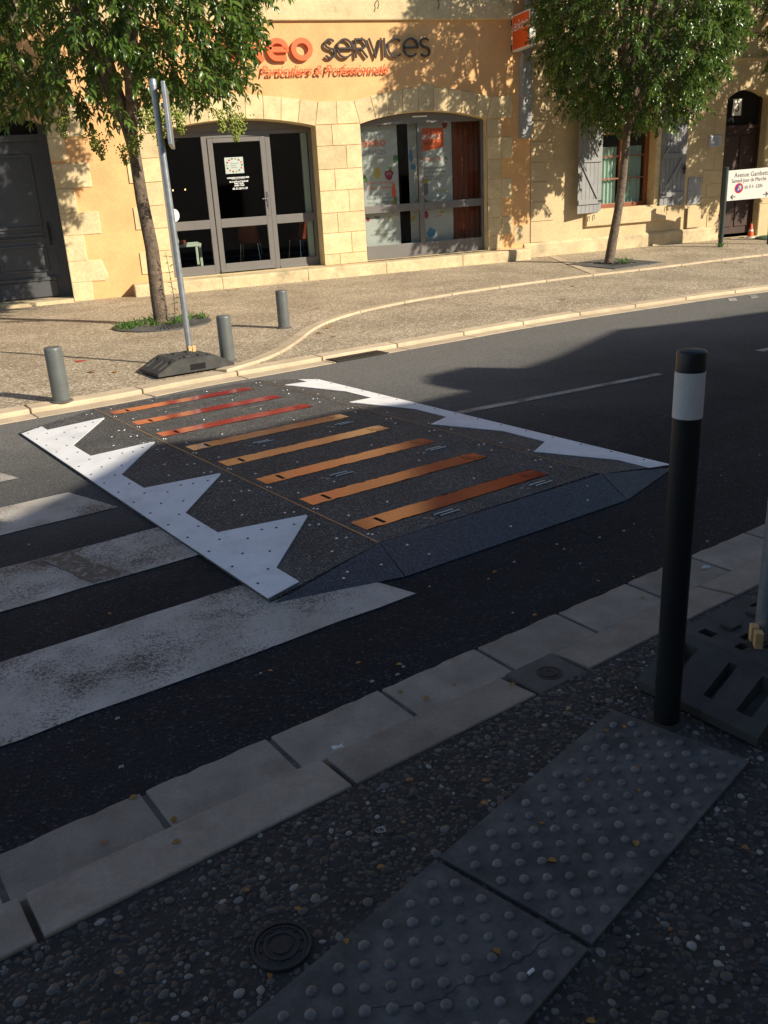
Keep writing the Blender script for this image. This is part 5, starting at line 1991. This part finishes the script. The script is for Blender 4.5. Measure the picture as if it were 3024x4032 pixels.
z1t = hp(1.09, 12.3)
t1 = privet((1.09, 12.3, z1t), 'privet tree in a round iron grate, its crown over the shop sign', [(1.10, 12.3, z1t - .05), (1.09, 12.3, .5), (1.10, 12.31, 1.1), (1.06, 12.32, 1.7), (1.05, 12.34, 2.2), (1.04, 12.35, 2.55)],
            None, (.93, 12.35, 5.0), (2.08, 2.05, 2.45), 2250, 5, 'privet trees along the pavement', 2.92, .126)
for k, c in enumerate([(1.12, 10.75, 2.62), (1.28, 10.7, 2.66), (1.45, 10.75, 2.60), (1.22, 10.85, 2.50), (1.95, 10.9, 2.62), (2.10, 10.9, 2.52), (2.18, 11.0, 2.60), (.62, 11.9, 2.42), (1.02, 11.8, 2.45), (.90, 12.0, 2.36), (.22, 11.7, 2.66), (.55, 11.9, 2.52)]):
    panicle(t1, c, .22, k)
z2t = hp(9.62, 14.45)
t2 = privet((9.62, 14.5, z2t), 'privet tree in a square steel grate in front of the grey shutters', [(9.60, 14.5, z2t - .05), (9.66, 14.5, .55), (9.76, 14.5, 1.1), (9.84, 14.5, 1.7), (9.88, 14.5, 2.3), (9.90, 14.5, 2.85)],
            None, (10.08, 14.5, 4.95), (1.66, 1.55, 2.4), 2250, 9, 'privet trees along the pavement', 2.70, .115, (.095, .075, .062))
z3t = hp(15.7, 14.3)
t3 = privet((15.7, 14.3, z3t), 'privet tree beyond the market day sign, shading the brown door', [(15.6, 14.3, z3t - .05), (15.64, 14.3, .9), (15.68, 14.3, 1.8), (15.7, 14.3, 2.85)],
            None, (15.5, 14.65, 5.2), (2.15, 1.2, 2.6), 2300, 21, 'privet trees along the pavement', 2.62, .125, (.10, .08, .065))

# young shoot beside the first trunk
V, F, P, D, N, L, W = [], [], [], [], [], [], []
sc_ = (1.26, 12.1, hp(1.26, 12.1))
pth = [(sc_[0], sc_[1], sc_[2]), (sc_[0] + .02, sc_[1], sc_[2] + .4), (sc_[0] - .01, sc_[1], sc_[2] + .95)]
for i in range(13):
    t = i / 13
    q = np.array([sc_[0] + .02 * math.sin(3 * t), sc_[1], sc_[2] + .08 + .87 * t])
    for sg in ((1, -1) if i % 3 == 0 else (rnd.choice((1, -1)),)):
        P.append(q); D.append(np.array([sg * rnd.uniform(.3, .9), rnd.uniform(-.8, .6), rnd.uniform(-.2, .6)])); N.append(np.array([0, -.3, 1.0])); L.append(rnd.uniform(.05, .09)); W.append(.03)
lv, lf = leaf_batch(np.array(P), np.array(D), np.array(N), np.array(L), np.array(W))
yp_ = empty('sapling', sc_, 'thin leafy shoot growing up beside the trunk in the round grate', 'plant')
mo('stem', tube(pth, [.006, .005, .003], 6), 'bark', yp_, smooth=True)
big_mesh('leaves', lv, lf, nr.uniform(0, .7, len(lv)), 'weed_leaf', yp_, sc_)

# ------------------------------------------------------------------ tree grates and weeds
c = (1.10, 12.3, hp(1.1, 12.3) + .004)


def plane_hp(V, dz):
    return [(x, y, hp(x, y) + dz + z) for x, y, z in V]


tg = empty('tree_grate', c, 'round ribbed cast iron tree grate with weeds growing through it', 'tree grate')
gv, gf = lathe([(.66, 0), (.66, .014), (.60, .014), (.60, .002)], (c[0], c[1], 0), 48)
mo('outer_ring', (plane_hp(gv, .002), gf[:-2]), 'grate_iron', tg)
gv, gf = lathe([(.20, .002), (.20, .014), (.16, .014), (.16, .0)], (c[0], c[1], 0), 40)
mo('inner_ring', (plane_hp(gv, .002), gf[:-2]), 'grate_iron', tg)
gv, gf = lathe([(.605, .0), (.155, .001)], (c[0], c[1], 0), 40)
mo('soil', (plane_hp(gv, .003), gf), 'mortar_dark', tg)
for k in range(64):
    w = 2 * math.pi * k / 64
    q = box(.19, .61, -.0135, .0135, .004, .013)
    v = [(c[0] + x * math.cos(w) - y * (x / .45) * math.sin(w), c[1] + x * math.sin(w) + y * (x / .45) * math.cos(w), z) for x, y, z in q[0]]
    mo('rib', (plane_hp(v, .002), q[1]), 'grate_iron', tg)
c2_ = (9.66, 14.42)
tg2 = empty('tree_grate', (c2_[0], c2_[1], hp(*c2_)), 'square flat grey steel tree grate round the leaning trunk', 'tree grate')
RG = .62


def ring_sq(a, b_):
    o_ = [(-a, -a), (a, -a), (a, a), (-a, a)]
    i_ = [(-b_, -b_), (b_, -b_), (b_, b_), (-b_, b_)]
    return o_, i_


for k in range(4):
    o_, i_ = ring_sq(RG, .30)
    p4 = [o_[k], o_[(k + 1) % 4], i_[(k + 1) % 4], i_[k]]
    p4 = [(c2_[0] + x * math.cos(.22) - y * math.sin(.22), c2_[1] + x * math.sin(.22) + y * math.cos(.22)) for x, y in p4]
    V = [(x, y, hp(x, y) + .014) for x, y in p4] + [(x, y, hp(x, y) - .02) for x, y in p4]
    mo('plate', (V, [(0, 1, 2, 3), (0, 1, 5, 4), (1, 2, 6, 5), (2, 3, 7, 6), (3, 0, 4, 7)]), 'grate_iron', tg2, bevel=.003)
gv, gf = lathe([(.42, 0), (.001, .001)], (c2_[0], c2_[1], 0), 4)
mo('soil', (plane_hp(gv, .002), gf), 'mortar_dark', tg2)
for k in range(12):
    y = c2_[1] + .10 + k * .016
    mo('tooth', (plane_hp(box(c2_[0] + .16, c2_[0] + .31, y, y + .007, .003, .012)[0], 0), box(0, 1, 0, 1, 0, 1)[1]), 'grate_iron', tg2)


def weeds(label, spots, seed, hmax=.13):
    r = np.random.default_rng(seed)
    P, D, N, L, W, T = [], [], [], [], [], []
    for cx, cy, sp, n in spots:
        for i in range(n):
            x, y = cx + r.normal(0, sp), cy + r.normal(0, sp)
            dx, dy = x - 1.08, y - 12.3
            if dx * dx + dy * dy < .0125 and seed == 1:
                continue
            z = hp(x, y) + r.uniform(0, hmax * .5)
            P.append((x, y, z)); D.append((r.normal(0, .5), r.normal(0, .5), r.uniform(.25, 1.0))); N.append((r.normal(0, .3), -1 + r.normal(0, .3), .4))
            L.append(r.uniform(.4, 1) * hmax); W.append(r.uniform(.12, .5) * hmax * .5); T.append(r.random())
    V, F = leaf_batch(np.array(P), np.array(D), np.array(N), np.array(L), np.array(W))
    cx, cy = spots[0][0], spots[0][1]
    o = big_mesh('weeds', V, F, np.repeat(np.array(T), 8), 'weed_leaf', None, (cx, cy, hp(cx, cy)))
    tag(o, label, 'weeds', kind='stuff')


weeds('green weeds growing through the round tree grate', [(.58, 12.2, .06, 50), (.74, 12.25, .07, 55), (.66, 12.08, .05, 35), (1.30, 12.25, .05, 55), (1.40, 12.4, .06, 50), (1.66, 12.40, .05, 30), (1.55, 12.6, .05, 25), (1.0, 12.65, .10, 40), (1.22, 12.1, .04, 22), (.95, 12.1, .03, 14)], 1, .105)
weeds('small green weeds beside the leaning trunk in the square grate', [(9.72, 14.30, .04, 26), (9.92, 14.35, .05, 26), (9.80, 14.28, .03, 16)], 2, .11)
weeds('tuft of weeds at the foot of the dark green sign post', [(12.83, 15.30, .04, 40)], 3, .10)

# ------------------------------------------------------------------ fallen leaves and litter
def leaf_mesh(seed):
    r = random.Random(seed)
    k = r.uniform(.2, .9)
    V = [(x * 1.0, y * .8, -z * .3 + k * .35 * abs(y) + .12 * math.sin(3 * x)) for x, y, z in LEAF]
    lo = min(v[2] for v in V)
    return [(x, y, z - lo) for x, y, z in V]


def ground_z(x, y):
    u, v = x * CU + y * SU, -x * SU + y * CU
    if v < 1.70:
        return ZN
    if v < 1.878:
        return .036
    if v < 2.09:
        return .013
    if y > interp(KF, x):
        return hp(x, y) + .002
    return .002


protos = []
SURF = {'near': 'dark pebbled paving', 'tile': 'dotted tiles', 'kerb': 'pale near kerb stones', 'road': 'shaded asphalt', 'far': 'sunny far pavement'}
MARKS = {'near': {'the round access cover': rd(.608, 1.345), 'the tangled string': rd(.98, 1.5), 'the tall black bollard': (1.475, 1.838), 'the cigarette end': rd(.965, .955), 'the near rubber block': rd(2.3, 1.2)},
         'tile': {'the tall black bollard': (1.475, 1.838), 'the gap between the tiles': rd(1.08, 1.13)},
         'kerb': {'the round valve cover': rd(1.88, 1.78), 'the pale petal': rd(1.1, 1.875), 'the tall black bollard': rd(2.6, 1.9), 'the access cover': rd(.5, 1.9), 'the near rubber block': rd(3.0, 1.85)},
         'road': {'the near kerb': rd(2.0, 2.2), 'the last crossing stripe': rd(1.1, 2.7), 'the speed table': rd(2.3, 2.65), 'the white toothed plate': rd(1.1, 4.6)},
         'far': {'the lone kerb bollard': (-.225, 7.92), 'the round tree grate': (1.1, 12.3), 'the curved stone strip': (2.9, 10.2), 'the stone shop step': (3, 16), 'the square tree grate': (9.7, 14.4), 'the market day sign': (13, 15), 'the drain grate': (3.5, 9), 'the seam of the two houses': (9, 16.4), 'the straight part of the inner strip': (6, 12.2)}}


def fallen(x, y, size, key, i):
    z = ground_z(x, y) + (.005 if key == 'tile' else .0035 if key == 'near' else .001)
    if i < 6:
        V = leaf_mesh(i)
        me_v = [(a * size + x, b_ * size + y, c_ * size + z) for a, b_, c_ in V]
        o = mo('fallen_leaf', (me_v, LFACE.tolist()), 'dry_leaf', loc=(x, y, z))
        at = o.data.attributes.new('tint', 'FLOAT', 'POINT')
        at.data.foreach_set('value', [rnd.random()] * 8)
        protos.append((o, size))
    else:
        src, s0 = protos[i % 6]
        o = dup(src, (x, y, z), rnd.uniform(0, 6.28), size / s0)
    o.rotation_euler = (0, 0, rnd.uniform(0, 6.28))
    near_ = min(MARKS[key].items(), key=lambda t: (t[1][0] - x) ** 2 + (t[1][1] - y) ** 2)[0]
    tag(o, ('fallen brown leaf on the ' if key == 'far' else 'small curled dry leaf on the ') + SURF[key] + ' near ' + near_, 'leaf', 'fallen leaves near ' + near_ + ' on the ' + SURF[key])


i_ = 0
lv_spots = [('near', (.62, 1.53)), ('near', (.90, 1.40)), ('near', (.70, 1.40)), ('near', (.55, 1.28)), ('near', (.60, 1.05)), ('near', (.72, 1.27)), ('near', (1.25, 1.42)), ('near', (1.33, 1.47)), ('near', (1.06, 1.48)), ('near', (1.30, .85)), ('near', (1.62, .90)), ('near', (1.0, .80)), ('near', (1.95, .93)), ('near', (2.1, .72)), ('near', (1.75, 1.57)), ('near', (2.02, 1.62)), ('near', (1.15, 1.62)), ('near', (.3, 1.5)), ('near', (1.5, .6)),
            ('tile', (1.74, 1.41)), ('tile', (1.79, 1.39)), ('tile', (1.52, 1.30)), ('tile', (1.32, 1.25)), ('tile', (1.60, 1.18)), ('tile', (1.23, 1.16)), ('tile', (.95, 1.05)), ('tile', (1.45, 1.07)), ('tile', (1.70, 1.25)),
            ('kerb', (.60, 1.905)), ('kerb', (.42, 1.96)), ('kerb', (.57, 1.80)), ('kerb', (1.45, 2.02)), ('kerb', (1.50, 1.93)), ('kerb', (1.60, 1.95)), ('kerb', (1.72, 1.80)), ('kerb', (2.05, 1.93)), ('kerb', (2.6, 1.95)), ('kerb', (1.24, 1.87)), ('kerb', (.535, 2.08)), ('kerb', (3.02, 1.85)),
            ('road', (1.45, 2.30)), ('road', (1.55, 2.20)), ('road', (2.2, 2.14)), ('road', (2.6, 2.2)), ('road', (1.2, 2.45)), ('road', (2.35, 2.55)), ('road', (.9, 3.3)), ('road', (1.25, 5.45)), ('road', (2.75, 2.13)), ('road', (1.0, 2.75))]
for key, (u, v) in lv_spots:
    x, y, _ = rd(u + rnd.uniform(-.01, .01), v)
    fallen(x, y, rnd.uniform(.015, .028), key, i_)
    i_ += 1
for x, y in [(-.25, 10.6), (.02, 9.2), (2.7, 10.2), (2.85, 9.85), (2.9, 10.5), (4.55, 11.9), (3.3, 12.4), (7.4, 12.2), (9.15, 16.2), (12.9, 14.7), (13.1, 14.6), (2.6, 15.7), (2.75, 15.75), (5.2, 12.1), (6.6, 11.0), (1.5, 12.0), (.6, 11.7), (.3, 9.0), (11.2, 13.2), (11.4, 13.1)]:
    fallen(x, y, rnd.uniform(.07, .11), 'far', i_)
    i_ += 1


def scrap(u, v, s, label, mat='poster_white'):
    x, y, _ = rd(u, v)
    z = ground_z(x, y) + .002
    V, F = [], []
    for i in range(5):
        for j in range(4):
            V.append((x + (i - 2) * s * .25 + rnd.uniform(-.1, .1) * s, y + (j - 1.5) * s * .16 + rnd.uniform(-.1, .1) * s, z + rnd.uniform(0, .3) * s))
    for i in range(4):
        for j in range(3):
            F.append((i * 4 + j, i * 4 + j + 1, i * 4 + j + 5, i * 4 + j + 4))
    tag(mo('paper_scrap', (V, F), mat), label, 'litter')


scrap(3.02, 1.96, .035, 'crumpled white paper scrap on the kerb beside the near rubber base')
scrap(1.10, 1.875, .030, 'pale dry petal standing in the groove of the near kerb', 'sign_cream')
scrap(2.25, 1.83, .020, 'small grey paper scrap on the kerb left of the tall black bollard', 'lead_grey')
x, y, _ = rd(.965, .955)
tag(mo('cigarette_end', tube([(x, y, ZN + .008), (x + .016, y + .006, ZN + .008)], .0038, 10), 'white_plastic'), 'white cigarette end lying on the cracked dotted tile', 'litter')
x, y, _ = rd(.98, 1.50)
V = []
for k in range(24):
    a = k * .62
    V.append((x + .012 * math.cos(a) * (1 - k / 40) + k * .0006, y + .010 * math.sin(a), ZN + .006 + .0015 * math.sin(a * 2)))
tag(mo('string', tube(V, .0008, 5), 'poster_white'), 'tangled bit of white string on the dark pebbled paving', 'litter')
r_ = random.Random(3)
LIT = []
for k in range(60):
    u, v = r_.uniform(-.2, 5.5), r_.uniform(2.12, 2.75) if k < 36 else r_.uniform(2.75, 6.5)
    if 1.40 < u < 4.2 and v > 2.7:
        continue
    x, y, _ = rd(u, v)
    s = r_.uniform(.004, .009)
    LIT.append(([(x - s, y - s * .6, .003), (x + s, y - s * .4, .003), (x + s * .8, y + s * .7, .006), (x - s * .6, y + s * .6, .005), (x, y, .009)], [(0, 1, 4), (1, 2, 4), (2, 3, 4), (3, 0, 4)]))
tag(mo('grit', join(*LIT), 'lead_grey'), 'pale grit and crumbs scattered on the asphalt', 'grit', kind='stuff')
x, y = -.02, 9.95
flatv = [(x + .06 * math.cos(a) * (1 + .4 * math.sin(5 * a)), y + .05 * math.sin(a) * (1 + .4 * math.cos(3 * a)), hp(x, y) + .005) for a in np.linspace(0, 6.1, 22)]
mo('spray_mark', (flatv, [tuple(range(22))]), 'sign_red', FP)

# ------------------------------------------------------------------ houses on the near side (behind the viewer): they shade the road
OUT = [(-14, 4.0), (4.05, 4.35), (4.56, 4.51), (5.55, 4.87), (5.9, 4.74), (6.69, 4.76), (7.63, 4.71), (8.4, 4.72)], [(8.4, 5.02), (8.74, 5.18), (9.27, 5.21), (9.38, 4.93), (10.09, 5.03), (12.07, 5.43), (12.41, 5.34), (13.24, 5.2), (14.05, 5.1), (17, 5.0), (30, 5.3)]
for k, pts in enumerate(OUT):
    u0, u1 = pts[0][0], pts[-1][0]
    h = empty('near_house', rd((u0 + u1) / 2, -2.5, 0), ['low plain rendered house behind the dotted tiles', 'taller plain rendered house behind the near rubber base'][k], 'building', 'houses on the shaded side')
    pol = [(u0, -.3), (u1, -.3)] + pts[::-1]
    mo('wall', prism(pol, -2.5, -2.9, lambda a, b_, d: rd(a, d, b_)), 'house_render', h)
    mo('rear_wall', prism([(u0, -.3), (u1, -.3), (u1, 3.4), (u0, 3.4)], -9, -9.3, lambda a, b_, d: rd(a, d, b_)), 'house_render', h)
    mo('side_wall', prism([(-2.9, -.3), (-9, -.3), (-9, 3.4), (-2.9, 4.2)], u0 + .01, u0 + .3, lambda a, b_, d: rd(d, a, b_)), 'house_render', h)
    mo('side_wall', prism([(-2.9, -.3), (-9, -.3), (-9, 3.4), (-2.9, 4.2)], u1 - .3, u1 - .01, lambda a, b_, d: rd(d, a, b_)), 'house_render', h)
    mo('roof', prism([(-2.88, 4.15), (-9.2, 3.35), (-9.2, 3.5), (-2.88, 4.3)], u0, u1, lambda a, b_, d: rd(d, a, b_)), 'roof_tile', h)
    x = u0 + 1
    while x < u1 - 1.5:
        w = mo('window', prism(rect(x, x + 1.0, 1.0, 2.4), -2.49, -2.52, lambda a, b_, d: rd(a, d, b_)), 'window_wood', h)
        mo('pane', prism(rect(x + .08, x + .92, 1.08, 2.32), -2.475, -2.488, lambda a, b_, d: rd(a, d, b_)), 'black_void', w)
        x += 2.6
